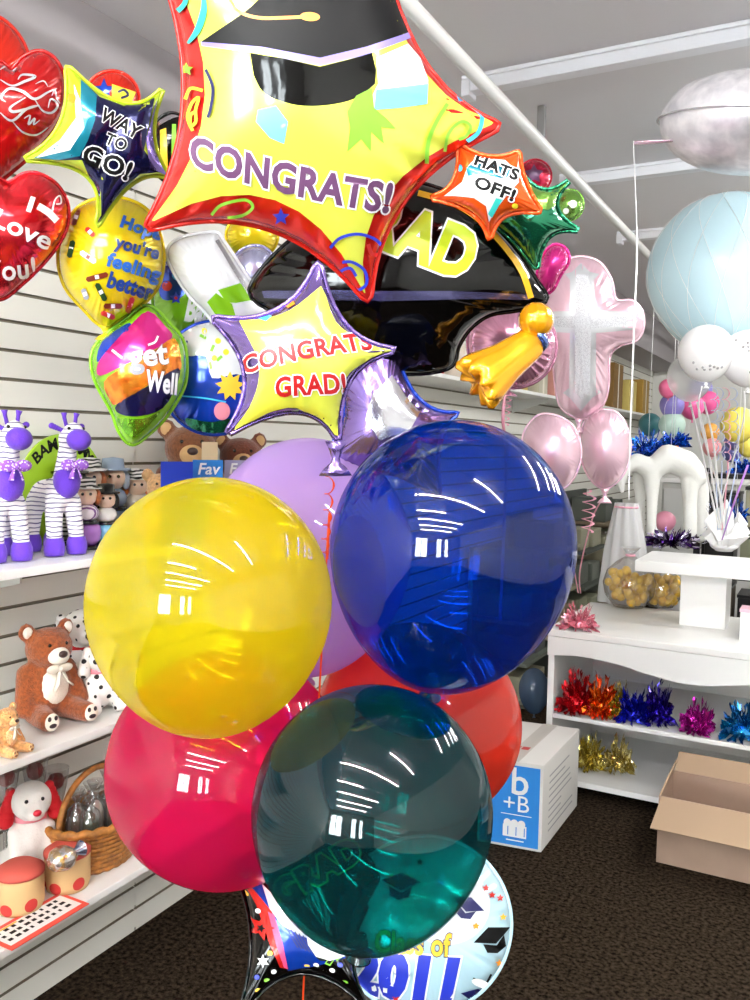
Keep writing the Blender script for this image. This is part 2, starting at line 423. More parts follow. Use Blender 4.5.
def px_star(cx, cy, r, n=5, inner=.45, rot=-PI/2):
    return [(cx+(r if k % 2 == 0 else r*inner)*math.cos(rot+PI*k/n), cy+(r if k % 2 == 0 else r*inner)*math.sin(rot+PI*k/n)) for k in range(2*n)]

# ------------------------------------------------------------------ latex balloons
def latex_balloon(name, label, px, py, d, rx, top, bot, m, tilt=0., lean=0., group=None, ribbon_mat=None, anchor=None, n=56, taper=.10, knot_mat=None, knot=True):
    k = d/FOC; c = P(px, py, d); rx, top, bot = rx*k, top*k, bot*k
    ax = (CU*math.cos(tilt)+CR*math.sin(tilt)+fw*lean).normalized()
    x = ax.cross(fw).normalized(); y = ax.cross(x); M = Matrix((x, y, ax)).transposed().to_4x4(); M.translation = c
    prof = []
    for i in range(41):
        t = PI*i/40; cz = math.cos(t); r = rx*math.sin(t)
        if cz < 0: r *= 1-taper*(-cz)**1.5
        prof.append((max(r, rx*.018), cz*(top if cz > 0 else bot)))
    kn = rx*.06
    prof[-1] = (kn*.8, -bot*1.0)
    o = link(name, MB().lathe(prof, n, M=M, caps=True), m, None, True, org=c); tag(o, label, 'balloon', group)
    if knot:
        kb = MB().lathe([(kn*.8, -bot*.995), (kn*.7, -bot-kn*.5), (kn*1.1, -bot-kn*.9), (kn*1.15, -bot-kn*1.4), (kn*.6, -bot-kn*1.9), (kn*1.0, -bot-kn*2.6), (kn*1.7, -bot-kn*3.6), (kn*1.75, -bot-kn*3.8), (kn*1.2, -bot-kn*3.7)], 16, M=M)
        link('knot', kb, knot_mat or m, o)
    if ribbon_mat is not None:
        a = c-ax*(bot+kn*1.6); b = Vector(anchor)
        ribbon(o, [a, a.lerp(b, .3)+Vector((.01, .01, 0)), a.lerp(b, .7)-Vector((.008, 0, 0)), b], .0022, ribbon_mat)
    return o

# ------------------------------------------------------------------ tinsel weights
def tinsel(name, label, loc, rad, h, mats, cat='tinsel weight', seed=1, group=None, n=90, wid=.008, base=True, spread=1.):
    r = random.Random(seed); loc = Vector(loc); o = root(name, loc, label, cat, group); mb = MB()
    for i in range(n):
        a = r.uniform(0, 2*PI); el = r.uniform(.1, 1.35)**1.0; L = r.uniform(.6, 1.)
        d = Vector((math.cos(a)*math.cos(el)*rad*spread, math.sin(a)*math.cos(el)*rad*spread, math.sin(el)*h))*L
        st = loc+Vector((math.cos(a)*rad*.15, math.sin(a)*rad*.15, h*.12)); side = Vector((-math.sin(a), math.cos(a), r.uniform(-1, 1))).normalized()
        vs = []
        K = 4
        for q in range(K+1):
            t = q/K; p = st+d*t+Vector((0, 0, -h*.35*t*t*math.cos(el)))+Vector((r.uniform(-1, 1), r.uniform(-1, 1), r.uniform(-1, 1)))*rad*.07*t
            p.z = max(p.z, loc.z+.003)
            s2 = (side*math.cos(t*2.2)+Vector((0, 0, 1))*math.sin(t*2.2))*wid*(1-.45*t)
            for sg in (-1, 1):
                q2 = p+s2*sg; q2.z = max(q2.z, loc.z+.002); vs.append(q2)
        mb.add(vs, [[2*q, 2*q+1, 2*q+3, 2*q+2] for q in range(K)], r.randrange(len(mats)))
    link('foil_shreds', mb, mats, o, False)
    if base:
        b = MB(); bm = bmesh.new(); bmesh.ops.create_icosphere(bm, subdivisions=3, radius=1)
        for v in bm.verts:
            f = 1+.16*noise.noise(v.co*2.6+Vector((seed, 0, 0)))+.06*noise.noise(v.co*8)
            v.co = Vector((v.co.x*rad*.5*f, v.co.y*rad*.5*f, (v.co.z*.5+.5)*h*.42*f)); v.co.z = max(v.co.z, 0.001); v.co += loc
        b.bm(bm); link('foil_base', b, mats[0], o, True)
    return o

# ================================================================== THE SETTING
WX = -1.877; CEIL = 2.745; YB, YF, XR = -4.6, 10.2, 2.7
carpet = mat('carpet', (.175, .145, .115), .95, noise_amt=.75, noise_scale=75, bump=.5, bump_scale=200, spec=.0)
white = mat('white_laminate', (.93, .93, .92), .35)
slat_m = mat('slat_white', (.90, .895, .86), .5)
groove_m = mat('slat_groove', (.50, .47, .40), .6)
grey_wall = mat('grey_paint', (.66, .64, .65), .8)
ceil_m = mat('ceiling_paint', (.90, .89, .90), .85)
struct('floor', MB().box((WX-.05, YB, -.05), (XR, YF, 0)), carpet)
struct('ceiling', MB().box((WX-.05, YB, CEIL), (XR, YF, CEIL+.06)), ceil_m)
# slatwall: one profile with grooves, pushed along the wall
def slatwall(y0, y1, ztop):
    mb = MB(); sp = .0738; z = 0.0; g0 = .071-.0045; prof = [(0, 0)]; mis = []
    k = 0
    while True:
        a = g0+sp*k
        if a+.01 > ztop: break
        prof += [(0, a), (-.009, a+.001), (-.009, a+.008), (0, a+.009)]; mis += [0, 1, 1, 1]; k += 1
    prof.append((0, ztop)); mis.append(0)
    vs = [(WX+x, y, z) for y in (y0, y1) for x, z in prof]; n = len(prof)
    mb.add(vs, [[i, i+1, n+i+1, n+i] for i in range(n-1)], mis)
    mb.box((WX-.05, y0, 0), (WX-.012, y1, ztop)); return mb
struct('wall_left', slatwall(YB, 1.955, 2.44), [slat_m, groove_m])
struct('wall_left.001', slatwall(1.959, 4.40, 2.44), [slat_m, groove_m])
struct('wall_left.002', slatwall(4.404, YF, 2.44), [slat_m, groove_m])
struct('trim_1', MB().box((WX-.05, YB, 2.44), (WX-.004, YF, CEIL)), grey_wall)
struct('trim_2', MB().box((WX, 4.2, 2.42), (-1.53, YF, CEIL)), grey_wall)
struct('wall_far', MB().box((WX-.05, YF, 0), (XR, YF+.1, CEIL)), mat('far_wall', (.88, .88, .86), .8))
struct('wall_right', MB().box((XR, YB, 0), (XR+.1, YF, CEIL)), mat('side_wall', (.92, .92, .90), .8))  # unseen wall, set close in so its bounce keeps the room bright
# shop front behind the camera: sill, header, posts, two panes of glass
wb = mat('front_wall', (.62, .61, .60), .8)
mb = MB().box((WX-.05, YB-.15, 0), (XR, YB, .75)).box((WX-.05, YB-.15, 2.35), (XR, YB, CEIL))
wins = [(-1.62, -.45), (.35, .85), (1.1, 1.5)]
edges = [WX-.05]+[v for w in wins for v in w]+[XR]
for i in range(0, len(edges), 2): mb.box((edges[i], YB-.15, .75), (edges[i+1], YB, 2.35))
struct('wall_front', mb, wb)
alu = mat('aluminium', (.7, .7, .7), .35, .8)
pane_m = clear_film('window_glass', (.97, .98, .98), .0, .05, .0)
for i, (a, b) in enumerate(wins):
    y = YB-.07; fr = MB()
    for p, q in (((a, y-.03, .75), (a+.05, y+.03, 2.35)), ((b-.05, y-.03, .75), (b, y+.03, 2.35)), ((a+.05, y-.03, .75), (b-.05, y+.03, .8)), ((a+.05, y-.03, 2.3), (b-.05, y+.03, 2.35)), (((a+b)/2-.02, y-.03, .8), ((a+b)/2+.02, y+.03, 2.3))): fr.box(p, q)
    f = struct('window_%d' % (i+1), fr, alu)
    link('pane', MB().box((a+.05, y-.004, .8), (b-.05, y+.004, 2.3)), pane_m, f, False)
# carpet-level base strip along the far wall
struct('baseboard_far', MB().box((WX, YF-.02, 0), (XR, YF, .1)), mat('dark_base', (.2, .19, .18), .6))

# ---- ceiling lights: rows across the shop, two tubes end to end in each
lamp_on = emit('lit_tube', (1, .985, .96), 75.)
lamp_off = mat('white_tube', (.95, .95, .96), .25)
house_m = mat('lamp_housing', (.95, .95, .97), .45)
def ceiling_light(y, lit, label, group=None, x=-1.13, L=2.46):
    o = root('ceiling_light', (x+L/2, y, CEIL), label, 'ceiling light', group)
    h = MB().box((x, y-.03, CEIL-.014), (x+L, y+.03, CEIL-.0005), bev=.004); link('housing', h, house_m, o, False)
    for e in (0, 1):
        if not lit[e] and y > 2:
            link('white_cover', MB().box((x+.03+e*L/2, y-.026, CEIL-.052), (x-.03+(e+1)*L/2, y+.026, CEIL-.0145), bev=.004), house_m, o, False); continue
        link('tube', MB().tube([(x+.03+e*L/2, y, CEIL-.036), (x-.03+(e+1)*L/2, y, CEIL-.036)], .0185, 12), lamp_on if lit[e] else lamp_off, o)
    for e in (0, .5, 1):
        xx = x+(L-.03)*e; link('end_socket', MB().box((xx, y-.03, CEIL-.066), (xx+.03, y+.03, CEIL-.0145), bev=.003), house_m, o, False)
    return o
ceiling_light(1.57, (0, 0), 'switched-off strip light right above the bouquet', None)
ceiling_light(.72, (0, 1), 'strip light over the camera, only its right tube lit', None)
ceiling_light(-1.0, (1, 0), 'strip light behind the camera, only its left tube lit', None)
for y in (-.16, -1.75, -2.6, -3.5): ceiling_light(y, (1, 1), 'fully lit strip light in the rows toward the shop front', 'lit ceiling strip lights')
for y, nm in ((2.68, 'nearest of the rows seen beyond the pipe'), (3.80, 'second row beyond the pipe, below the silver balloon'), (4.92, 'third row beyond the pipe, just above the pale blue balloon'), (6.05, 'fourth row beyond the pipe, behind the pale blue balloon'), (7.2, 'fifth row beyond the pipe, deepest in the shop')):
    ceiling_light(y, (0, 1), 'white ceiling strip light, '+nm)
o = link('conduit_pipe', MB().tube([(-.972, -2, 2.62), (-.972, YF-.02, 2.62)], .021, 16), mat('pipe_paint', (.84, .84, .83), .4), None, org=(-.972, 3, 2.62))
tag(o, 'long round white pipe running along under the ceiling lights', 'pipe')
link('pipe_hanger', MB().box((-.985, 3.0, 2.64), (-.959, 3.02, CEIL)), alu, o, False); link('pipe_hanger', MB().box((-.985, 6.0, 2.64), (-.959, 6.02, CEIL)), alu, o, False)

# ---- wall shelves
S1, S2, S3 = 1.262, .842, .43; SE = WX+.33
def shelf(z, y0, y1, label, e=SE, th=.02, name='wall_shelf'):
    o = root(name, (WX, (y0+y1)/2, z), label, 'shelf', 'white wall shelves' if name == 'wall_shelf' else None)
    link('board', MB().box((WX+.001, y0, z-th), (e, y1, z), bev=.003), white, o, False)
    br = mat('bracket', (.82, .82, .8), .4)
    for y in [y0+.15+k*(y1-y0-.3)/3 for k in range(4)]:
        link('bracket', MB().add([(WX+.002, y-.003, z-th), (WX+.002, y+.003, z-th), (e-.04, y+.003, z-th), (e-.04, y-.003, z-th), (WX+.002, y-.003, z-th-.09), (WX+.002, y+.003, z-th-.09), (e-.04, y+.003, z-th-.02), (e-.04, y-.003, z-th-.02)], [[0, 1, 2, 3], [4, 7, 6, 5], [0, 4, 5, 1], [2, 6, 7, 3], [1, 5, 6, 2], [0, 3, 7, 4]]), br, o, False)
    return o
shelf(S1, .35, 3.05, 'top white wall shelf under the striped giraffes and small figurines')
shelf(S2, .35, 3.05, 'middle white wall shelf under the brown teddy bear')
shelf(S3, .35, 3.05, 'lowest white wall shelf under the wicker basket')
shelf(1.872, 3.2, 9.6, 'high far shelf on the left wall, seen beside the pink cross', e=-1.60, name='wall_shelf')

# ================================================================== LATEX BALLOONS OF THE BOUQUET
ANCH = Vector((-.86, 1.30, .12))
rib = {k: mat('ribbon_'+k, c, .35, .2) for k, c in dict(pink=(.85, .2, .5), red=(.85, .1, .12), teal=(.05, .45, .42), yellow=(.9, .8, .1), blue=(.1, .15, .6), lilac=(.7, .5, .8), white=(.95, .95, .95), palepink=(.95, .68, .76), orange=(.95, .3, .1)).items()}
L_y = latex('yellow', (.99, .95, .30), (.97, .92, .14), .34)
L_b = latex('blue', (.10, .48, .88), (.02, .25, .60), .16)
L_g = latex('green', (.07, .70, .67), (.03, .34, .40), .14)
L_m = latex('magenta', (.97, .30, .56), (.92, .13, .42), .42)
L_r = latex('red', (.98, .42, .30), (.94, .32, .24), .52)
L_l = latex('lavender', (.86, .74, .97), (.83, .70, .95), .80)
def A(dx, dy): return ANCH+Vector((dx, dy, 0))
latex_balloon('latex_balloon', 'see-through yellow latex balloon at left of the bouquet, above the magenta one', 211, 603, 1.30, 121, 128, 150, L_y, .12, lean=-.62)
latex_balloon('latex_balloon', 'glossy see-through royal blue latex balloon, tallest of the round ones', 452, 549, 1.36, 122, 130, 160, L_b, .10, lean=-.5)
latex_balloon('latex_balloon', 'glossy see-through dark green latex balloon at the front bottom of the bouquet', 372, 812, 1.28, 120, 126, 141, L_g, .08, lean=-.2)
latex_balloon('latex_balloon', 'see-through magenta pink latex balloon under the yellow one', 226, 766, 1.60, 117, 115, 122, L_m, -.12, lean=-.45)
latex_balloon('latex_balloon', 'cloudy orange-red latex balloon behind the green and blue ones', 418, 722, 1.80, 103, 98, 106, L_r, .15, lean=-.3)
latex_balloon('latex_balloon', 'opaque pale lavender latex balloon between the yellow and the blue', 308, 554, 1.70, 104, 116, 122, L_l, .0)
tinsel('tinsel_weight', 'silver tinsel weight on the carpet holding the balloon bouquet', (ANCH.x, ANCH.y, 0), .08, .13, [foil('silver', (.8, .8, .82))], seed=3, n=60)

# ================================================================== FOIL BALLOONS OF THE BOUQUET
F_yel = foil('yellow', (.95, .97, .36), .35, .2, .05, coat=1.); F_red = foil('red', (.86, .13, .10), .55, .2, .15); F_blk = mat('foil_black', (.008, .008, .009), .08, .0, coat=.15, bump=.06, bump_scale=14, spec=.3)
F_pur = foil('purple', (.45, .36, .62), .8, .17); F_wht = foil('white', (.93, .94, .96), .3, .15); F_sil = foil('silverplain', (.82, .82, .85), .9, .16)
F_lime = foil('lime', (.72, .80, .16), .3, .18); F_navy = foil('navy', (.08, .09, .28), .6, .18); F_teal = foil('teal', (.10, .52, .62), .5, .16)
F_org = foil('orange', (.95, .36, .10), .5, .18); F_grn = foil('green', (.10, .48, .34), .8, .16); F_lgr = foil('leafgreen', (.50, .70, .30), .75, .18)
F_gold = foil('gold', (.96, .66, .08), .55, .2); F_pink = foil('pink', (.95, .80, .86), .5, .28); F_mag = foil('magenta', (.86, .16, .55), .6, .2)
F_blu = foil('blue', (.05, .25, .72), .5, .16); F_sky = foil('sky', (.76, .90, .96), .25, .18); F_bgr = foil('brightgreen', (.50, .74, .12), .3, .18)
i_white = ink('white', (.97, .97, .97)); i_black = mat('ink_black', (.02, .02, .025), .5, 0, spec=.2); i_purple = ink('purple', (.40, .26, .40)); i_red = ink('red', (.80, .13, .10)); i_blue = ink('blue', (.16, .22, .72))
i_green = ink('green', (.50, .76, .22)); i_teal = ink('teal', (.20, .70, .66)); i_org = ink('orange', (.97, .58, .12)); i_yel = ink('yellow', (.97, .90, .22)); i_sky = ink('sky', (.45, .76, .92)); i_lil = ink('lilac', (.55, .50, .85)); i_dred = ink('darkred', (.68, .10, .10)); i_pink = ink('pink', (.90, .30, .50)); i_cyan = ink('cyan', (.25, .72, .90))
i_lime = ink('lime', (.74, .83, .14)); i_navy = ink('navy', (.09, .10, .33)); i_brown = ink('brown', (.45, .16, .08)); i_dgrn = ink('darkgreen', (.12, .25, .12)); i_gold = ink('gold', (.95, .75, .2)); i_grey = ink('grey', (.6, .61, .65))

# big star
f = Foil('star_balloon', 'huge yellow foil star with red border and graduation cap print, at the top', 'balloon',
         star_outline([(142, 232), (370, 306), (505, 126), (372, -118), (148, -62)], [(184, 102), (268, 228), (398, 196), (416, 48), (255, -45)][1:2]+[(405, 199), (415, 48), (255, -50), (185, 92)]), 1.33, .105, [F_red], seed=2, N=220, rings=24, wr=.05, tilt=(0, .12))
f.shape(star_outline([(146, 226), (367, 300), (500, 122), (372, -108), (156, -54)], [(275, 200), (386, 195), (412, 52), (255, -30), (205, 95)], 8), F_yel, 6)
f.shape([(201, 42), (245, 12), (290, -28), (395, -2), (411, 33), (366, 50), (320, 62), (262, 52)], i_black)
f.shape([(201, 42), (262, 47), (320, 58), (366, 47), (411, 32), (411, 38), (366, 55), (320, 66), (262, 54), (202, 46)], i_lil)
f.shape([(250, 53), (285, 59), (320, 67), (348, 60), (372, 53), (376, 70)]+spline([(375, 84), (358, 97), (335, 104), (305, 106), (280, 101), (263, 92), (254, 76)], 4), F_blk)
f.line([(228, -4), (238, 11), (258, 18), (285, 18), (306, 17)], 3.2, i_org); f.shape(px_circle(310, 17, 10, 4.5, .06, 16), i_org)
f.shape([(376, 58), (408, 44), (420, 58), (428, 80), (427, 104), (400, 108), (374, 110), (371, 98), (378, 84)], i_white)
f.shape([(376, 90), (428, 84), (427, 104), (400, 108), (374, 110)], i_sky)
f.shape([(258, 110), (276, 106), (288, 122), (284, 144), (270, 138), (256, 122)], i_sky)
f.shape([(356, 96), (372, 88), (374, 108), (386, 118), (396, 129), (381, 127), (384, 144), (371, 132), (371, 152), (361, 139), (347, 152), (350, 128), (347, 112)], i_green)
f.line([(203, -6), (204, 10), (198, 30), (188, 44)], 7, i_teal, True); f.line([(188, -8), (185, 4), (178, 12)], 5, i_teal)
f.line([(193, 131), (188, 118), (192, 104), (199, 98), (196, 110), (196, 122), (191, 126), (191, 116), (195, 112)], 3, i_yel); f.line([(186, 100), (191, 89), (203, 91)], 3, i_yel)
f.shape(px_star(187, 70, 7), i_green); f.shape(px_star(281, 217, 9), i_blue)
f.line([(206, 70), (213, 88), (211, 108), (208, 118)], 3, i_navy); f.line([(212, 215), (222, 205), (245, 200), (253, 207), (244, 215), (228, 218)], 3, i_green)
f.line([(330, 248), (340, 238), (358, 234), (376, 240), (384, 252)], 3, i_blue); f.line([(342, 262), (352, 262), (364, 270), (366, 284), (354, 291), (343, 284), (340, 272), (350, 268), (356, 276)], 3, i_blue)
f.line([(368, 244), (372, 254), (382, 254)], 4, i_dred)
f.line([(426, 164), (428, 142), (436, 122), (447, 104)], 4, i_green); f.line([(444, 152), (448, 134), (460, 122), (470, 126), (466, 136), (458, 140)], 3, i_green); f.line([(458, 100), (472, 104), (481, 116), (478, 132), (466, 142)], 4, i_cyan)
f.text('lettering', [('CONGRATS!', (190, 164), (387, 212), 30, dict(bend=-5, bold=.035, up=(.10, -1)))], i_purple, i_white, grow=.045)
f.done()
big = f
# way to go star
f = Foil('star_balloon', 'small foil star reading WAY TO GO, lime edge around a dark blue middle', 'balloon',
         star_outline([(66, 64), (22, 160), (96, 229), (170, 178), (164, 87)], [(61, 124), (88, 176), (133, 182), (153, 135), (122, 104)], 10), 1.55, .05, [F_lime], seed=3, wr=.05)
f.shape([(81, 79), (100, 97), (124, 106), (155, 96), (148, 128), (144, 150), (156, 166), (160, 172), (140, 174), (122, 190), (97, 224), (94, 188), (82, 160), (60, 160), (34, 158), (62, 142), (80, 122)], F_navy)
f.shape([(81, 79), (97, 95), (95, 120), (88, 140), (80, 156), (60, 160), (34, 158), (62, 142), (80, 122)], F_teal); f.shape([(74, 84), (80, 100), (84, 128), (70, 150), (36, 158), (60, 140), (76, 118)], i_white)  # white patch paints a reflection on the left of the foil
f.shape([(157, 98), (153, 130), (160, 160), (168, 176), (150, 168), (146, 140)], F_pur); f.shape(px_circle(72, 98, 4, 5), i_org); f.shape(px_circle(78, 180, 4, 3), i_dred)
f.text('lettering', [('WAY', (99, 119), (136, 139), 14, dict(bold=.03)), ('TO', (104, 143), (124, 151), 12, dict(bold=.03)), ('GO!', (80, 160), (126, 180), 19, dict(bold=.03))], i_black, i_white, grow=.05)
f.done()
# congrats grad star
f = Foil('star_balloon', 'small yellow foil star with purple border reading CONGRATS GRAD', 'balloon',
         star_outline([(319, 260), (210, 317), (225, 436), (339, 443), (398, 350)], [(278, 311), (246, 374), (297, 411), (350, 378), (345, 326)], 10), 1.22, .052, [F_pur], seed=4, wr=.06)
f.shape(spline([(238, 319), (262, 319), (290, 310), (321, 286)], 4)+spline([(326, 296), (336, 322), (358, 338), (393, 351), (362, 364), (346, 378), (341, 402), (339, 438), (318, 424), (297, 408), (268, 413), (234, 431), (249, 408), (258, 384), (258, 360), (246, 334)], 3), F_yel)
f.shape([(281, 300), (290, 296), (295, 304), (288, 308)], i_org); f.shape([(254, 317), (262, 312), (272, 316), (266, 321)], i_cyan); f.shape([(262, 420), (285, 412), (300, 409), (296, 416), (276, 424)], i_green); f.line([(303, 262+158), (315, 427), (322, 432)], 2.5, i_yel)
f.text('lettering', [('CONGRATS', (243, 374), (372, 349), 18, dict(bend=3.5, bold=.03)), ('GRAD!', (275, 397), (346, 393), 20, dict(bend=1, bold=.03))], i_dred, i_white, grow=.05)
f.done((336, 441), .05); ribbon(f.obj, curl(P(331, 470, 1.24), P(324, 560, 1.5), .006, 6)+[ANCH+Vector((.01, .01, .03))], .0018, rib['orange'])
# hats off star
f = Foil('star_balloon', 'small orange and teal foil star reading HATS OFF', 'balloon',
         star_outline([(459, 146), (430, 198), (490, 240), (541, 212), (519, 152)], [(454, 182), (472, 212), (505, 215), (524, 181), (490, 158)], 10), 1.38, .036, [F_org], seed=5, wr=.05)
f.shape([(468, 166), (476, 158), (505, 160), (518, 172), (519, 182), (508, 194), (497, 208), (489, 222), (486, 206), (474, 198), (456, 196), (444, 196), (462, 182)], F_wht); f.shape([(466, 168), (478, 160), (512, 166), (517, 176), (500, 178), (482, 174), (468, 176)], F_teal); f.shape([(496, 198), (502, 200), (492, 218), (488, 214)], i_teal)
f.shape(px_circle(460, 168, 2.5, 3.5), i_cyan); f.shape(px_circle(515, 206, 3.2, 2.6), i_yel)
f.text('lettering', [('HATS', (473, 164), (516, 180), 11, dict(bold=.04)), ('OFF!', (473, 186), (512, 201), 12, dict(bold=.04))], i_black, i_white, grow=.07)
f.done()
# plain green star
f = Foil('star_balloon', 'small plain metallic green foil star behind the HATS OFF star', 'balloon',
         star_outline([(515, 162), (484, 218), (537, 270), (580, 231), (571, 179)], [(502, 192), (512, 238), (549, 236), (556, 207), (540, 190)], 10), 1.52, .045, [F_grn], seed=6, wr=.05)
f.shape([(508, 166), (520, 178), (541, 191), (567, 181), (570, 186), (559, 203), (548, 210), (530, 206), (506, 200)], F_lgr)
f.done()
# violet silver star behind
f = Foil('star_balloon', 'violet and silver foil star tucked behind the blue latex balloon', 'balloon',
         star_outline([(392, 330), (330, 372), (312, 478), (440, 500), (460, 413)], [(358, 352), (344, 415), (380, 470), (440, 440), (415, 396)], 10), 1.62, .06, [F_pur], seed=7, wr=.12, seam_mat=F_blu)
f.shape([(372, 395), (392, 375), (405, 395), (420, 412), (410, 430), (380, 440), (366, 420)], F_sil)
f.done()
# graduation cap
cap_out = spline([(250, 290), (285, 246), (345, 205), (398, 184), (440, 190), (480, 215), (515, 250), (535, 280), (546, 300), (520, 309), (490, 314), (470, 328), (458, 346), (453, 364), (436, 371), (405, 373), (365, 368), (330, 352), (300, 325), (275, 312)], 4, True)
f = Foil('cap_balloon', 'big black foil mortarboard balloon reading GRAD with gold tassel', 'balloon', cap_out, 1.60, .10, [F_blk], seed=8, N=180, wr=.05, center=(395, 285))
f.shape([(262, 291), (330, 290), (390, 291), (450, 291), (500, 293), (536, 295), (530, 300), (480, 299), (430, 300), (390, 301), (330, 300), (264, 298)], foil('capband', (.32, .32, .48), .7, .2))
f.line([(418, 193), (452, 203), (478, 219), (504, 246), (522, 272), (531, 298)], 6, ink('rope', (.90, .68, .06), .45))
f.text('lettering', [('GRAD', (322, 224), (463, 279), 50, dict(bold=.045, up=(.38, -.92)))], i_lime, i_white, grow=.03)
f.done(); cap = f.obj
k = 1.60/FOC; tc = P(536, 320, 1.55); 
mb = MB(); bm = bmesh.new(); bmesh.ops.create_uvsphere(bm, u_segments=40, v_segments=24, radius=1)
for v in bm.verts:
    a = math.atan2(v.co.y, v.co.x); fl = 1+.07*math.cos(a*11)*abs(v.co.z)**.5*(1 if v.co.z < .3 else .4)
    q = Vector((v.co.x*17*k*fl, v.co.y*17*k*fl, v.co.z*17*k)); v.co = tc+CR*q.x+fw*q.y+CU*q.z
link('tassel_knob', mb.bm(bm), F_gold, cap)['label'] = 'round gold foil knob of the tassel'
a, b = P(538, 338, 1.56), P(478, 382, 1.53); ax = (b-a).normalized(); x = ax.cross(fw).normalized(); y = ax.cross(x)
vs = []; n = 48; Lh = (b-a).length; prof = [(0, 8), (.05, 13), (.12, 16), (.35, 18), (.55, 20), (.75, 24), (.9, 27), (1.0, 28), (1.05, 24), (1.02, 15), (.98, 5)]
for i, (t, r) in enumerate(prof):
    for q in range(n):
        an = 2*PI*q/n; fl = 1+.05*t*math.cos(an*9)+.03*t*math.cos(an*14+1)
        vs.append(a+ax*(Lh*(t+.05*t*math.cos(an*9)))+x*(r*k*fl*math.cos(an))+y*(r*k*.7*fl*math.sin(an)))
fs = [[i*n+q, i*n+(q+1) % n, (i+1)*n+(q+1) % n, (i+1)*n+q] for i in range(len(prof)-1) for q in range(n)]+[list(range(n)), list(range((len(prof)-1)*n, len(prof)*n))]
link('tassel_skirt', MB().add(vs, fs), F_gold, cap)['label'] = 'puffed gold foil tassel skirt'
link('tassel_band', MB().tube([a-ax*.004, a+ax*.008], [13*k, 14*k], 20), foil('bandblue', (.35, .45, .7)), cap)
# class foils at the bottom
f = Foil('star_balloon', 'black foil star with confetti, pink and blue bands and GRAD print, below the magenta balloon', 'balloon',
         star_outline([(232, 862), (236, 1022), (372, 1012), (384, 880), (306, 800)], [(252, 940), (300, 972), (352, 950), (352, 842), (262, 850)], 10), 1.62, .07, [F_blk], seed=9, wr=.06, tilt=(0, .35))
f.shape([(240, 872), (262, 884), (290, 912), (320, 940), (346, 958), (318, 966), (288, 972), (276, 940), (262, 912)], F_blu, 4)
f.shape([(262, 884), (286, 908), (312, 932), (330, 945), (300, 936), (282, 925), (270, 910)], F_wht, 4)
f.shape([(244, 884), (254, 890), (272, 912), (280, 940), (288, 970), (280, 968), (270, 945), (262, 922), (256, 905)], F_red, 4); f.shape([(268, 912), (274, 915), (283, 945), (288, 970), (284, 968), (276, 945)], i_pink, 4)
for q in range(7): f.line([(287+q*4, 928+q*2), (292+q*4, 938+q*2), (298+q*4, 948+q*1.5)], 1.3, i_navy, k=2)
f.shape(px_star(261, 928, 14, rot=-1.2), F_red, 4); f.shape(px_star(261, 929, 5, rot=-1.2), i_black, 4); f.shape(px_star(263, 962, 7, 6), i_white, 4)
for (x, y, m) in ((246, 896, i_gold), (258, 912, i_white), (270, 954, i_gold), (274, 973, i_white), (257, 978, i_blue), (267, 982, i_green), (258, 992, i_gold), (307, 969, i_gold), (316, 967, i_white), (319, 980, i_gold), (332, 972, i_white), (328, 990, i_white), (345, 985, i_green), (340, 966, i_blue)): f.shape(px_circle(x, y, 3, 2.6, .4, 8), m, 4)
f.shape([(306, 934), (330, 944), (346, 957), (330, 962), (316, 958), (308, 946)], i_white, 4)
f.text('lettering', [('Gr', (313, 957), (336, 966), 18, dict(bold=.05, shear=.3)), ('GRAD', (282, 906), (362, 858), 24, dict(bold=.05))], i_black, i_green, grow=.06)
f.lays[-1] = f.lays[-1]
f.done()
f = Foil('round_balloon', 'round pale blue foil balloon reading Class of 2011 with little caps, at the bottom', 'balloon',
         px_circle(424, 925, 86, 88, .3, 60), 1.66, .085, [F_sky], seed=10, wr=.08)
f.shape(px_circle(446, 905, 44, 40), F_wht)
def capmark(cx, cy, s, rot, m):
    c, sn = math.cos(rot), math.sin(rot); T = lambda pts: [(cx+(x*c-y*sn)*s, cy+(x*sn+y*c)*s) for x, y in pts]
    f.shape(T([(-20, -2), (0, -12), (22, -4), (2, 7)]), m, 3); f.shape(T([(-11, 3), (2, 9), (13, 1), (11, 13), (0, 17), (-10, 13)]), m, 3)
capmark(492, 938, .95, -.35, i_black); capmark(400, 884, .95, .1, i_navy); capmark(467, 906, .8, .45, i_navy); capmark(476, 998, .8, .2, i_navy)
for (x, y, m) in ((486, 888, i_red), (492, 895, i_red), (500, 898, i_red), (476, 926, i_org), (499, 963, i_org), (503, 917, i_gold), (396, 998, i_red), (440, 884, i_sky), (420, 862, i_red)): f.shape(px_star(x, y, 4), m, 3)
f.line([(473, 978), (484, 984), (491, 974)], 2, i_black); f.shape(px_circle(480, 983, 9, 4, .3, 12), i_white, 3)
f.text('lettering', [('Class of', (374, 952), (450, 956), 23, dict(bold=.03))], i_gold, i_navy, grow=.03, bold=.03)
f.text('numerals', [('2011', (352, 988), (448, 1000), 42, dict(bold=.07, bend=-2))], i_blue, i_white, grow=.035)
f.done()

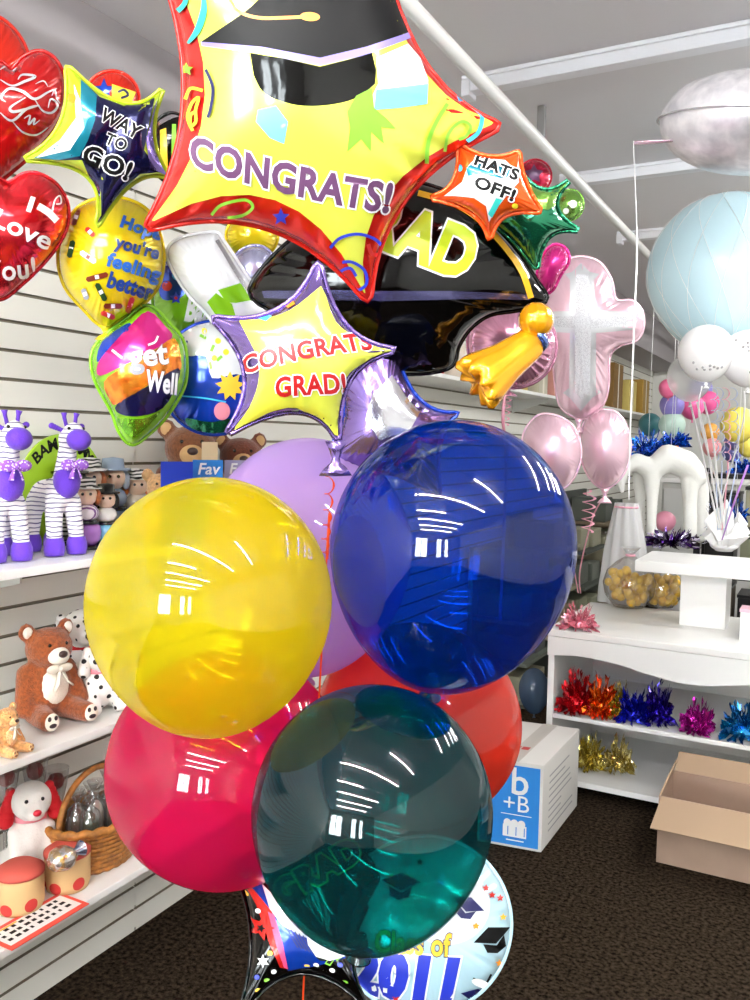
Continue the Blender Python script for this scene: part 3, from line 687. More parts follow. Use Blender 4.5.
# ================================================================== FOIL BALLOONS AGAINST THE LEFT WALL
H_red = holo('foil_holored', (.75, .05, .10), (.92, .16, .22), 22)
H_org = holo('foil_holoorange', (.88, .40, .08), (.97, .62, .20), 70)
H_grn = holo('foil_hologreen', (.30, .60, .12), (.60, .85, .20), 60)
heart = lambda pts: spline(pts, 5, True)
f = Foil('heart_balloon', 'plain bright red foil heart at the left edge, behind the script one', 'balloon',
         heart([(-30, 40), (-8, 18), (10, 26), (26, 50), (30, 85), (10, 125), (-20, 160), (-55, 120), (-70, 70), (-55, 35)]), 1.95, .10, [foil('brightred', (.88, .16, .08), .5, .2)], seed=11)
f.done()
f = Foil('heart_balloon', 'red foil heart with silver script I Love You, above the other lettered heart', 'balloon',
         heart([(12, 70), (24, 58), (40, 52), (55, 60), (64, 80), (64, 105), (54, 128), (38, 147), (15, 168), (-8, 182), (-25, 160), (-42, 130), (-46, 100), (-38, 74), (-20, 62), (0, 62)]), 1.72, .08, [foil('deepred', (.72, .07, .08), .45, .2)], seed=12, center=(8, 108))
sw = lambda L: [(x/6.67, y/6.67) for x, y in L]
mbk = MB()
for pts, w in (([(0, 465), (50, 437), (100, 450), (85, 480)], 2.6), ([(0, 530), (80, 572), (160, 545), (235, 510), (150, 498), (120, 530)], 2.6), ([(40, 680), (8, 650), (60, 592), (150, 610), (230, 660), (320, 615), (380, 590)], 2.8), ([(225, 650), (280, 735), (345, 752), (385, 700), (340, 660), (320, 720)], 2.2), ([(170, 650), (70, 715), (90, 745), (180, 725), (262, 702)], 2.8), ([(262, 702), (180, 725), (80, 805), (0, 750)], 2.6), ([(80, 805), (150, 880), (240, 900), (320, 850)], 1.8), ([(160, 790), (200, 770), (190, 830), (230, 790), (225, 830), (265, 800)], 2.), ([(235, 560), (290, 540), (320, 580)], 1.2), ([(345, 640), (365, 600), (380, 660), (400, 690)], 1.6)):
    f.put(stroke_bm(sw(pts), w, 6, True), 0, mbk, .004)
f.lays.append(('script_lettering', mbk, [ink('silver', (.85, .85, .87), .25, .5)], 'silver script lettering'))
f.done()
f = Foil('heart_balloon', 'glittery red foil heart with white I Love you letters at the left edge', 'balloon',
         heart([(8, 184), (22, 176), (36, 174), (55, 184), (66, 202), (67, 222), (60, 240), (45, 260), (23, 282), (-2, 299), (-30, 285), (-54, 255), (-66, 222), (-60, 192), (-36, 172), (-10, 174)]), 1.66, .085, [H_red], seed=13, center=(2, 226))
f.text('lettering', [('Love', (-10, 224), (47, 250), 19, dict(bold=.02)), ('You!', (-14, 282), (36, 277), 21, dict(bold=.02)), ('I', (24, 210), (30, 212), 16)], i_white, None)
f.line([(38, 206), (48, 212), (57, 221)], 7, i_white, k=2); f.line([(52, 212), (55, 200), (60, 196), (61, 203), (56, 204)], 1.6, i_white)
f.done()
f = Foil('round_balloon', 'yellow foil balloon reading Hope you are feeling better, with printed plasters', 'balloon',
         spline([(122, 199), (145, 209), (157, 228), (163, 257), (157, 287), (138, 307), (117, 321), (107, 327), (97, 322), (88, 313), (66, 287), (59, 257), (66, 228), (79, 208), (100, 199)], 5, True), 1.80, .10, [foil('sun', (.93, .83, .10), .35, .18)], seed=14)
f.text('lettering', [("Hope", (119, 226), (159, 240), 12, dict(bold=.045)), ('feeling', (106, 265), (158, 281), 14, dict(bold=.04))], ink('midblue', (.12, .36, .70)), None)
f.text('lettering', [("you're", (115, 247), (157, 259), 13, dict(bold=.04)), ('better', (106, 286), (150, 300), 16, dict(bold=.045))], ink('deepblue', (.08, .22, .50)), None)
for cx, cy, L, a, m in ((76, 217, 15, 1.9, i_brown), (71, 249, 15, 1.8, i_dgrn), (88, 257, 16, .6, i_white), (97, 277, 20, -.25, i_brown), (101, 292, 17, 1.1, i_dgrn), (85, 294, 9, 1.2, i_grey), (113, 306, 16, 0., i_brown), (130, 305, 14, 1.9, i_dred), (90, 232, 9, .8, i_red), (108, 315, 12, .4, i_red)):
    c, sn = math.cos(a), math.sin(a); T = lambda x, y: (cx+x*c-y*sn, cy+x*sn+y*c)
    f.shape([T(-L/2, -2.6), T(L/2, -2.6), T(L/2+1.6, 0), T(L/2, 2.6), T(-L/2, 2.6), T(-L/2-1.6, 0)], m, 4); f.shape([T(-2, -2), T(2, -2), T(2, 2), T(-2, 2)], i_white if m is not i_white else i_brown, 4)
f.done((106, 325), .03)
f = Foil('round_balloon', 'many-coloured banded foil balloon reading get Well', 'balloon',
         spline([(148, 306), (168, 323), (182, 340), (186, 362), (183, 388), (166, 416), (148, 434), (132, 444), (120, 432), (112, 411), (96, 381), (92, 357), (101, 340), (126, 320)], 5, True), 1.86, .085, [F_bgr], seed=15)
f.shape(spline([(102, 342), (126, 324), (130, 328), (108, 352), (97, 362)], 3, True), F_blu)
f.shape(spline([(148, 311), (166, 327), (172, 338), (150, 352), (122, 366), (100, 376), (97, 366), (106, 352), (128, 328)], 3, True), F_mag)
f.shape(spline([(174, 338), (181, 360), (178, 372), (150, 384), (118, 404), (110, 400), (104, 382), (122, 368), (150, 354)], 3, True), H_org)
f.shape(spline([(178, 368), (177, 384), (163, 408), (140, 416), (120, 414), (117, 404), (148, 386)], 3, True), F_navy)
f.shape(spline([(160, 412), (144, 430), (131, 438), (122, 428), (118, 418), (142, 419)], 3, True), H_grn)
f.text('lettering', [('get', (131, 367), (168, 363), 23, dict(bold=.02)), ('Well', (146, 390), (176, 394), 21, dict(bold=.025, shear=-.1))], i_white, i_grey, grow=.02)
f.line([(148, 345), (155, 342), (158, 336)], 2, i_white); f.line([(112, 350), (122, 358)], 2.5, i_white)
f.done()
f = Foil('round_balloon', 'green and blue foil balloon with Baby lettering and a blue flower', 'balloon', px_circle(190, 293, 36, 48, .2, 50), 2.02, .07, [F_bgr], seed=16)
f.shape(spline([(176, 250), (194, 262), (188, 290), (172, 300), (160, 296), (160, 270)], 3, True), F_blu); f.shape(px_circle(167, 286, 5), i_red); f.shape(px_circle(180, 275, 8, 6), i_cyan)
f.shape(px_star(176, 298, 6.5, 5, .5), i_blue); f.shape(px_circle(176, 298, 1.7), i_red)
f.text('lettering', [('Baby', (184, 319), (218, 326), 26, dict(bold=.05))], i_white, i_green, grow=.03)
f.done()
f = Foil('bottle_balloon', 'white foil baby bottle balloon with green bands, tilted under the big star', 'balloon',
         spline([(168, 256), (180, 239), (214, 233), (222, 240), (246, 276), (266, 308), (262, 322), (240, 331), (222, 330), (206, 312), (186, 290)], 4, True), 1.88, .06, [F_wht], seed=17, wr=.05)
f.shape([(207, 302), (216, 293), (232, 304), (236, 317), (226, 324), (217, 317)], F_bgr); f.shape([(218, 290), (240, 283), (252, 292), (252, 300), (236, 303), (226, 302)], F_bgr)
f.line([(217, 240), (234, 268), (250, 294)], 4, F_sil, k=3)
f.done()
f = Foil('round_balloon', 'foil balloon with blue sea, yellow sun, pink spot and white flowered top', 'balloon', px_circle(214, 378, 53, 56, 0, 50), 2.00, .08, [F_blu], seed=18)
f.shape(spline([(172, 345), (196, 324), (232, 324), (262, 352), (262, 378), (236, 374), (212, 378), (206, 356), (186, 356)], 3, True), F_wht)
for x, y, a in ((200, 335, .5), (214, 345, 2), (226, 336, 1), (222, 356, 2.4), (236, 350, .3), (210, 362, 1.4)): f.line([(x, y), (x+7*math.cos(a), y+7*math.sin(a))], 3, i_green, k=2); f.shape(px_circle(x+4, y-4, 3), i_yel)
f.shape(px_star(230, 386, 15, 9, .6), i_gold); f.shape(px_circle(222, 411, 8, 9), ink('rose', (.88, .55, .60))); f.shape(spline([(186, 418), (212, 422), (242, 416), (236, 428), (214, 433), (192, 428)], 3, True), F_grn); f.line([(182, 396), (204, 398), (226, 402)], 1.5, i_cyan)
f.done()
f = Foil('round_balloon', 'small red, blue and yellow round foil peeking over the WAY TO GO star', 'balloon', px_circle(112, 98, 26, 26, 0, 40), 2.0, .05, [foil('brightred', (.88, .16, .08), .5, .2)], seed=19)
f.shape(px_star(104, 90, 12), F_blu); f.shape([(112, 84), (136, 92), (130, 106), (112, 104)], i_yel); f.line([(118, 92), (124, 90), (128, 95), (121, 98)], 2.5, i_navy)
f.done()
f = Foil('round_balloon', 'black and yellow foil balloon half hidden between two stars', 'balloon', px_circle(172, 148, 22, 34, 0, 40), 1.98, .05, [F_blk], seed=20)
f.shape([(160, 130), (166, 128), (168, 168), (160, 170)], i_gold); f.shape([(172, 124), (176, 124), (177, 170), (171, 172)], i_green); f.line([(158, 124), (170, 117), (182, 114)], 4, F_sil)
f.done()
f = Foil('round_balloon', 'yellow foil balloon just showing under the red border of the big star', 'balloon', px_circle(252, 236, 25, 22, 0, 40), 2.0, .05, [foil('sun', (.93, .83, .10), .35, .18)], seed=21); f.done()
f = Foil('round_balloon', 'pale lilac foil balloon beside the black cap balloon', 'balloon', px_circle(252, 276, 24, 30, .3, 40), 1.95, .05, [foil('lilac', (.72, .72, .86), .7, .25)], seed=22); f.done()

# ================================================================== RIGHT-HAND BALLOONS
# cross with two ovals under it
d = 2.75
f = Foil('cross_balloon', 'pearly pink foil cross balloon with silver lace print', 'balloon',
         spline([(582, 257), (600, 263), (611, 280), (616, 300), (632, 301), (642, 312), (643, 328), (636, 340), (618, 346), (609, 358), (608, 385), (603, 404), (590, 416), (578, 418), (562, 408), (556, 388), (553, 358), (546, 346), (528, 342), (516, 330), (518, 312), (532, 303), (547, 300), (551, 278), (563, 262)], 4, True), d, .10, [F_pink], seed=30, center=(581, 326), tilt=(-.1, 0))
lace = spots('lace_print', (.84, .85, .87), (.62, .62, .66), 420, .38, .35)
cr = [(570, 280), (565, 274), (572, 272), (581, 263), (590, 272), (599, 274), (594, 280), (596, 310), (632, 312), (638, 320), (632, 330), (596, 333), (596, 388), (601, 392), (592, 398), (581, 411), (570, 398), (563, 393), (569, 388), (570, 333), (530, 330), (524, 321), (530, 312), (570, 311)]
f.shape(cr, F_sil if 0 else foil('pearl', (.86, .87, .89), .5, .3)); f.shape([(576, 275), (590, 275), (591, 316), (628, 317), (628, 326), (591, 328), (590, 392), (581, 400), (575, 392), (575, 328), (534, 326), (534, 317), (575, 316)], lace)
f.done((579, 418), .05)
crossb = f.obj
for nm, oc in (('left', [(538, 416), (556, 416), (572, 426), (580, 446), (578, 468), (566, 486), (550, 488), (536, 474), (526, 455), (524, 434)]), ('right', [(595, 412), (612, 411), (624, 422), (630, 444), (626, 468), (616, 482), (604, 488), (592, 480), (583, 462), (581, 440), (585, 422)])):
    f = Foil('oval_balloon', 'pearly pink oval foil balloon, the %s one below the cross' % nm, 'balloon', spline(oc, 5, True), d-(.1 if nm == 'left' else .02), .085, [F_pink], 'ovals'[:0] or None, seed=31 if nm == 'left' else 32, wr=.10) if 0 else Foil('oval_balloon', 'pearly pink oval foil balloon, the %s one below the cross' % nm, 'balloon', spline(oc, 5, True), d-(.06 if nm == 'left' else -.06), .085, [F_pink], seed=31 if nm == 'left' else 32, wr=.05)
    f.done((556, 488) if nm == 'left' else (605, 488), .05)
    e = P(578, 600, 3.72)
    if nm == 'left': ribbon(f.obj, [P(560, 498, d-.05), P(572, 520, d+.15), P(573, 560, d+.6), e+Vector((0, 0, .03))], .0028, rib['palepink'])
    else:
        ribbon(f.obj, [P(603, 498, d+.06), P(592, 520, d+.3), P(580, 570, d+.7), e+Vector((.01, 0, .03))], .0028, rib['palepink'])
        ribbon(f.obj, curl(P(590, 490, d+.1), P(587, 532, d+.12), .018, 5), .005, rib['palepink'], 'curled_ribbon')
f = Foil('round_balloon', 'crumpled magenta pink foil balloon peeking out above the cross', 'balloon', spline([(546, 252), (556, 245), (566, 250), (568, 262), (560, 275), (552, 290), (542, 292), (538, 272)], 5, True), 2.2, .05, [F_mag], seed=33, wr=.3); f.done()
f = Foil('round_balloon', 'shiny pale rose foil balloon behind the gold tassel', 'balloon', px_circle(512, 345, 44, 42, .3, 40), 2.1, .07, [foil('rose', (.85, .60, .72), .7, .2)], seed=34, wr=.12)
f.done((508, 384), .03); ribbon(f.obj, [P(505, 395, 2.1), P(503, 420, 2.12), P(506, 470, 2.2), P(500, 620, 2.4)], .004, rib['palepink'])
ribbon(f.obj, curl(P(508, 388, 2.11), P(505, 425, 2.13), .008, 6), .003, rib['palepink'], 'curled_ribbon')
# little foil on the ceiling
c0 = PZ(535, 176, 2.60); f = Foil('round_balloon', 'small red foil balloon with purple star floating under the ceiling', 'balloon', px_circle(535, 176, 16, 16, 0, 40), (c0-CAM).dot(fw), .06, [foil('cherry', (.82, .12, .28), .5, .2)], seed=35); f.shape(px_star(534, 174, 10, 5, .55), i_purple); f.done()
f = Foil('round_balloon', 'small leaf green foil balloon with white spots under the ceiling', 'balloon', px_circle(570, 205, 13, 15, .2, 36), 3.4, .05, [F_lgr], seed=36)
f.shape(px_circle(573, 204, 4), i_white); f.shape(px_circle(566, 211, 3), i_white); f.done()
# silver disc foil floating flat
def flat_disc(px, py, d, R, H, name, label):
    c = P(px, py, d); o = None; mb = MB(); n = 72; vs = []; prof = []
    T = [math.sin(i/12*PI/2) for i in range(13)]
    ax = (Vector((0, 0, 1))+CR*.07-fw*.20).normalized(); x = ax.cross(fw).normalized(); y = ax.cross(x)
    rs = random.Random(4); ph = [rs.uniform(0, 6.28) for _ in range(6)]
    for sg in (1, -1):
        for t in T:
            for k in range(n):
                a = 2*PI*k/n; wv = sum(math.sin(a*q+p) for q, p in zip((17, 23, 29, 11, 37, 41), ph))/4
                z = sg*(H*(1-t*t)**.5*(1+.0*wv)+H*.10*wv*t**5*(1-t)*5); vs.append(c+x*(R*t*math.cos(a))+y*(R*t*math.sin(a))+ax*z)
    N = 13*n; fs = [[o2+i*n+k, o2+i*n+(k+1) % n, o2+(i+1)*n+(k+1) % n, o2+(i+1)*n+k] for o2 in (0, N) for i in range(12) for k in range(n)]
    mb.add(vs, fs); o = link(name, mb, mat('foil_softsilver', (.93, .92, .95), .36, .6, coat=.3, noise_amt=.16, noise_scale=22, bump=.35, bump_scale=16), None, True, org=c); tag(o, label, 'balloon')
    ring = MB(); ring.tube([c+x*((R+.004)*math.cos(2*PI*k/72))+y*((R+.004)*math.sin(2*PI*k/72)) for k in range(73)], .006, 6, flat=.3); link('seam', ring, foil('silver', (.8, .8, .82)), o)
    a = c-x*R*.98; b = P(634, 143, d); tl = MB().tube([a+x*.01, a.lerp(b, .35), a.lerp(b, .7), b], [.02, .006, .005, .012], 8, flat=.4); link('neck_tail', tl, foil('rosefoil', (.88, .76, .82)), o)
    ribbon(o, [b, b+Vector((0, 0, -.02)), PZ(638, 250, 1.9) if 0 else P(637, 240, d), P(634, 330, d), P(630, 440, d), P(629, 500, d)], .0025, rib['white'])
    return o
flat_disc(748, 124, 2.3, .228, .128, 'round_balloon', 'silver foil balloon floating flat under the ceiling at the right edge')
# hot-air-balloon centrepiece
F_pale = mat('pale_blue_rubber', (.76, .88, .92), .35, coat=.2)
F_wr = mat('white_rubber', (.93, .93, .93), .3, coat=.3)
sky = latex_balloon('latex_balloon', 'huge pale blue latex balloon under white netting at the right edge', 727, 272, 3.35, 77, 76, 84, F_pale, n=64, knot_mat=F_wr)
c = ORG[sky.name]; k = 3.35/FOC; net = MB()
for s in range(14):
    for sg in (-1, 1):
        pts = []
        for i in range(17):
            t = .12+.80*i/16; a = 2*PI*s/14+sg*t*1.1; r = 77.6*k*math.sin(PI*t)*(1 if t < .5 else 1-.10*(-math.cos(PI*t))**1.5); z = math.cos(PI*t)*(76.8 if t < .5 else 84.6)*k
            pts.append(c+CR*(r*math.cos(a))+fw*(r*math.sin(a))+CU*z)
        net.tube(pts, .0009, 4)
link('netting', net, rib['white'], sky)
i_lg = ink('lightgrey', (.62, .62, .62))
for (x, y, d2, r, lb) in ((706, 352, 3.05, 27, 'white round balloon with small grey print under the pale blue one'), (748, 357, 3.05, 27, 'white balloon with grey cross print at the right edge')):
    o = latex_balloon('latex_balloon', lb, x, y, d2, r, r, r*1.12, F_wr, knot=True)
    mk = MB(); cc = ORG[o.name]; kk = d2/FOC
    for (ux, uy) in ((-14, -19), (-10, -18), (-8, -20), (-4, -17), (-3, -20), (0, -18), (4, -19), (-18, -13), (8, -18)) if x < 720 else ((-10, 6), (-6, 6), (-14, 6), (-10, 2), (-10, 10), (-18, 14), (-6, -18), (-2, -20)):
        rr = r*.985; zz = math.sqrt(max(0, rr*rr-ux*ux-uy*uy*.9)); mk.ell(cc+CR*(ux*kk)+CU*(uy*kk)-fw*(zz*kk), 1.5*kk, n=8)
    link('print', mk, i_lg, o)
    ribbon(o, [P(x-4, y+34, d2), P(x-6, y+70, d2+.1), P(722, 500, 3.75), P(724, 525, 3.85)], .003, rib['white'])
o = latex_balloon('latex_balloon', 'clear balloon with grey print hanging below the white one', 690, 376, 3.2, 22, 22, 26, latex('clear', (.97, .97, .97), (.9, .9, .9), .35))
for (x0, x1) in ((690, 714), (697, 716), (704, 719)): ribbon(o, [P(x0, 402, 3.2), P(x0+9, 440, 3.4), P((x0+x1)/2+6, 480, 3.6), P(x1+5, 528, 3.85)], .004, rib['white'], 'ribbon')
# ================================================================== DISPLAY COUNTER
CX0, CX1, CY0, CY1, CZ = -1.085, 1.15, 3.69, 4.45, .742
o = root('display_counter', ((CX0+CX1)/2, (CY0+CY1)/2, 0), 'low white display counter with wavy valance and open shelves', 'counter')
link('countertop', MB().box((CX0-.005, CY0-.012, CZ-.03), (CX1, CY1, CZ), bev=.004), white, o, False)
for xx in (CX0, CX1-.03): link('side_panel', MB().box((xx, CY0+.004, .0), (xx+.028, CY1-.01, CZ-.0305), bev=.002), white, o, False)
link('back_panel', MB().box((CX0+.0285, CY1-.04, .03), (CX1-.0305, CY1-.015, CZ-.031)), white, o, False)
link('shelf', MB().box((CX0+.0285, CY0+.005, .342), (CX1-.0305, CY1-.041, .362), bev=.002), white, o, False)
link('shelf', MB().box((CX0+.0285, CY0+.005, .05), (CX1-.0305, CY1-.041, .075), bev=.002), white, o, False)
vx = [CX0+(CX1-CX0)*i/80 for i in range(81)]
vz = lambda x: CZ-.105-.055*(.5-.5*math.cos((x-CX0-.12)*2*PI/.95))**1.4 if x > CX0+.12 else CZ-.105-.012*(CX0+.12-x)/.12
poly = [(CX0, CZ-.031), (CX1, CZ-.031)]+[(x, vz(x)) for x in vx[::-1]]
MV = Matrix(((1, 0, 0, 0), (0, 0, 1, CY0-.012), (0, 1, 0, 0), (0, 0, 0, 1)))
link('valance', MB().prism(poly, 0, .0155, 0, MV), white, o, False)
# riser
ry = 3.98; p1 = PY(635, 560, ry); rzz = p1.z
o = root('display_riser', (p1.x+.6, ry+.2, CZ), 'white shelf riser on a post, standing on the counter', 'display stand')
link('top_board', MB().box((p1.x, ry, rzz-.05), (.55, ry+.42, rzz), bev=.004), white, o, False)
pa = PY(680, 600, ry+.12).x; pb = PY(726, 600, ry+.12).x
link('post', MB().box((pa, ry+.12, CZ), (pb, ry+.34, rzz-.0505), bev=.003), white, o, False)
pa2 = PY(735, 600, ry+.12).x
link('post', MB().box((.3, ry+.12, CZ), (.5, ry+.34, rzz-.0505), bev=.003), white, o, False)
RZ = rzz
o = root('small_box', (pa2+.1, 3.85, CZ), 'small white box with pink edging beside the riser post', 'box')
q = PZ(739, 640, CZ); link('carton', MB().box((q.x, q.y, CZ), (q.x+.13, q.y+.1, CZ+.12), bev=.002), white, o, False); link('lid', MB().box((q.x-.003, q.y-.003, CZ+.1205), (q.x+.133, q.y+.103, CZ+.135), bev=.002), mat('pinkedge', (.93, .75, .82), .5), o, False)
q = PZ(577, 630, CZ)
tinsel('tinsel_weight', 'pink foil tinsel weight on the counter tied to the oval balloons', q+Vector((0, .03, 0)), .10, .12, [foil('pinktinsel', (.90, .50, .58), .7, .25), foil('pinktinsel2', (.95, .70, .75), .7, .25)], seed=41, n=110, wid=.011)
# shimmering weights inside the counter
def tm(*cs): return [foil('tinsel_%02x%02x%02x' % tuple(int(255*v) for v in c), c, .8, .22, .1) for c in cs]
def row(px, py, z, rad, h, mats, label, seed, n=100): 
    q = PZ(px, py, z); tinsel('tinsel_weight', label, (q.x, max(q.y, CY0+rad*.75), z+.0005), rad, h, mats, seed=seed, n=int(n*1.3), group='tinsel balloon weights in the counter', wid=.019)
row(577, 712, .363, .10, .20, tm((.85, .08, .14), (.70, .03, .10)), 'red tinsel balloon weight at the left end of the counter shelf', 51)
row(601, 716, .363, .085, .21, tm((.95, .42, .06), (.85, .25, .05)), 'orange tinsel balloon weight next to the red one', 52)
row(620, 718, .363, .06, .17, tm((.68, .58, .12), (.80, .70, .25)), 'olive gold tinsel balloon weight on the upper counter shelf', 53, 70)
row(632, 722, .363, .075, .16, tm((.04, .06, .62), (.05, .12, .75)), 'royal blue tinsel balloon weight on the counter shelf', 54)
row(658, 724, .363, .08, .20, tm((.20, .08, .70), (.12, .06, .40)), 'violet blue tinsel balloon weight on the counter shelf', 55)
row(698, 733, .363, .075, .15, tm((.80, .14, .68), (.65, .08, .55)), 'magenta tinsel balloon weight on the counter shelf', 56)
row(742, 740, .363, .10, .17, tm((.03, .50, .75), (.05, .35, .62)), 'turquoise tinsel balloon weight at the right edge of the photo', 57)
row(590, 768, .076, .075, .18, tm((.70, .60, .15), (.85, .78, .40)), 'gold tinsel balloon weight on the bottom counter shelf, left', 58)
row(618, 770, .076, .08, .16, tm((.80, .72, .38), (.90, .85, .60)), 'pale gold tinsel balloon weight on the bottom counter shelf, right', 59)
# things on the riser: white arched figure, pink ball, tinsel garland, white tissue weight
q = PZ(668, 549, RZ); tinsel('tinsel_garland', 'purple and silver tinsel garland round the foot of the white figure', q+Vector((0, .12, 0)), .15, .10, tm((.30, .10, .50), (.12, .04, .20), (.75, .72, .80)), 'garland', seed=60, n=130, wid=.012, base=False)
q2 = PZ(665, 538, RZ); o = latex_balloon('pink_ball', 'small pink balloon ball nested in the purple garland', 665, 521, depth_of(q2)-.02, 10.5, 10, 11, mat('pinkball', (.93, .62, .72), .35), knot=False)
def figure(pts, rads, m, name, label, cat, vox=.012):
    o = None; mb = MB()
    for chain, rr in zip(pts, rads):
        for i in range(len(chain)-1): mb.limb(chain[i], chain[i+1], rr[i], rr[i+1], 8)
    o = link(name, mb, m, None, True, org=pts[0][0]); tag(o, label, cat); remesh(o, vox, 6); return o
wt = mat('white_plush', (.92, .92, .90), .85, bump=.2, bump_scale=90)
dz = depth_of(PZ(668, 545, RZ))+.1; W = lambda x, y, e=0: P(x, y, dz+e)
figure([[W(625, 468), W(637, 462), W(652, 470), W(668, 458), W(685, 464), W(697, 476)], [W(652, 476), W(652, 500), W(651, 532)], [W(690, 476), W(690, 500), W(690, 536)], [W(640, 470, .1), W(640, 500, .1), W(640, 532, .1)], [W(700, 480, .1), W(702, 505, .1), W(700, 536, .1)], [W(625, 468), W(620, 482), W(622, 490)]],
       [[.035, .05, .055, .075, .075, .06], [.05, .032, .03], [.055, .04, .04], [.045, .03, .03], [.05, .04, .04], [.035, .03, .02]], wt, 'horse_figure', 'soft white four-legged horse figure standing on the riser', 'figure')
q = PZ(722, 553, RZ); o = root('tissue_weight', q, 'white tissue paper balloon weight on the riser', 'balloon weight')
tis = MB(); rr = random.Random(5)
for i in range(26):
    a = rr.uniform(0, 6.28); b2 = a+rr.uniform(.5, 1.2); h = rr.uniform(.10, .26); R1 = rr.uniform(.06, .125); c = q+Vector((0, .08, 0))
    tis.add([c+Vector((math.cos(a)*.04, math.sin(a)*.04, .002)), c+Vector((math.cos(b2)*.04, math.sin(b2)*.04, .002)), c+Vector((math.cos(b2)*R1, math.sin(b2)*R1, h*.8)), c+Vector((math.cos((a+b2)/2)*R1*.8, math.sin((a+b2)/2)*R1*.8, h)), c+Vector((math.cos(a)*R1, math.sin(a)*R1, h*.7))], [[0, 1, 2, 3, 4]])
link('tissue', tis, mat('tissue', (.95, .95, .95), .9), o, False); link('wrapped_base', MB().ell(q+Vector((0, .08, .035)), (.07, .07, .035)), mat('tissue', (.95, .95, .95), .9), o)
st = MB(); 
for x0, x1, m in ((722, 720, 0), (728, 722, 1), (736, 724, 0), (716, 718, 0)):
    tis2 = MB().tube([P(x1, 530, 3.95), P(x0, 470, 3.8)]+curl(P(x0, 462, 3.78), P(x0-2, 388, 3.4), .012, 7), .0035, 5, flat=.3); link('streamer', tis2, [mat('silverstreamer', (.80, .84, .93), .3, .5), rib['palepink']][m], o)
o = link('streamer', MB().tube([P(722, 540, 4.05), P(735, 500, 4.0), P(748, 465, 3.9)], .006, 5, flat=.3), rib['lilac'], o)
tinsel('tinsel_spray', 'thin silver spray of tinsel behind the white tissue weight', PZ(712, 549, RZ)+Vector((0, .22, 0)), .12, .36, tm((.85, .85, .9)), 'spray', seed=61, n=60, wid=.004, base=False, spread=.6)
# gold filled clear bags on the counter behind the riser
cl = clear_film('clear_wrap', opac=.10, spec=.14)
for (x, y, r, lb) in ((622, 570, .125, 'clear wrapped ball of gold sweets on the counter, left of the pair'), (655, 585, .10, 'clear wrapped ball of gold sweets partly under the riser')):
    c = PZ(x, 612, CZ)+Vector((0, .15, 0)); c.z = CZ; o = root('gift_bag', c, lb, 'gift bag')
    b = MB(); rr = random.Random(int(x))
    for i in range(80):
        a = rr.uniform(0, 6.28); q3 = math.sqrt(rr.random())*.85*r; z = rr.uniform(.03, r*1.5); kx = math.sqrt(max(.05, 1-((z-r)/r)**2))
        b.ell(c+Vector((math.cos(a)*q3*kx, math.sin(a)*q3*kx, z)), .022, n=8)
    link('sweets', b, mat('goldsweet', (.97, .78, .22), .3, .3), o); 
    pr = [(.01, .002), (r*.6, .004), (r*.95, r*.5), (r*1.05, r), (r*.9, r*1.5), (r*.55, r*1.85), (.03, r*2.05), (.012, r*2.15), (.05, r*2.45)]
    M = Matrix.Translation(c); link('wrap', MB().lathe(pr, 28, M=M, caps=False), cl, o)
    link('tie', MB().tube([c+Vector((.02*math.cos(t), .02*math.sin(t), r*2.12)) for t in [i*PI/8 for i in range(17)]], .006, 6), rib['palepink'], o)
c = PZ(615, 596, CZ)-Vector((-.03, .42, 0)); tul = MB(); rr = random.Random(9)
o = root('tulle_bundle', c+Vector((.05, .25, 0)), 'bundle of pale grey tulle standing at the back of the counter', 'fabric')
M = Matrix.Translation(c+Vector((.03, .3, 0)))
vs = []; 
for i in range(11):
    z = i/10*.52
    for k2 in range(40):
        a = 2*PI*k2/40; r = (.125-.07*(i/10)**1.5)*(1+.13*math.sin(a*9+i*.3)); vs.append(c+Vector((.05+r*math.cos(a), .25+r*.7*math.sin(a), z+.001)))
tul.add(vs, [[i*40+k2, i*40+(k2+1) % 40, i*40+40+(k2+1) % 40, i*40+40+k2] for i in range(10) for k2 in range(40)])
link('fabric', tul, mat('tulle', (.78, .78, .78), .9), o); link('band', MB().tube([c+Vector((.05+.058*math.cos(t), .25+.042*math.sin(t), .50)) for t in [i*PI/12 for i in range(25)]], .006, 6), rib['palepink'], o)

# ================================================================== BOXES ON THE CARPET
p0 = PZ(541, 853, 0); p1 = PZ(497, 845, 0); p2 = PZ(577, 806, 0)
ux = (p1-p0).normalized(); uy = (p2-p0).normalized(); wdt = .25; dep = (p2-p0).length
ht = PY(546, 766, p0.y).z
M = Matrix(((ux.x, uy.x, 0, p0.x), (ux.y, uy.y, 0, p0.y), (0, 0, 1, 0), (0, 0, 0, 1)))
o = root('printed_carton', p0+ux*wdt/2+uy*dep/2, 'closed white cardboard carton with blue b and B label', 'box')
cart = mat('white_card', (.86, .85, .83), .7); bl = mat('label_blue', (.16, .53, .86), .45)
link('carton', MB().box((0, 0, .001), (wdt, dep, ht), bev=.004).xf(M), cart, o, False)
link('flap_seam', MB().box((wdt/2-.002, .01, ht), (wdt/2+.002, dep-.01, ht+.0012)).box((wdt/2-.03, .0, ht+.0002), (wdt/2+.03, dep, ht+.0009)).xf(M), mat('tape', (.75, .73, .70), .4), o, False)
lab = MB().box((.012, -.0016, .012), (wdt-.01, -.0002, ht-.016)).xf(M); lo = link('label', lab, bl, o, False); lo['label'] = 'blue printed panel'
def sign3d(bm, O, X, Z, N, lift, mb, mi=0):
    bm.verts.index_update(); mb.add([O+X*v.co.x+Z*v.co.y+N*lift for v in bm.verts], [[v.index for v in fa.verts] for fa in bm.faces], mi); bm.free()
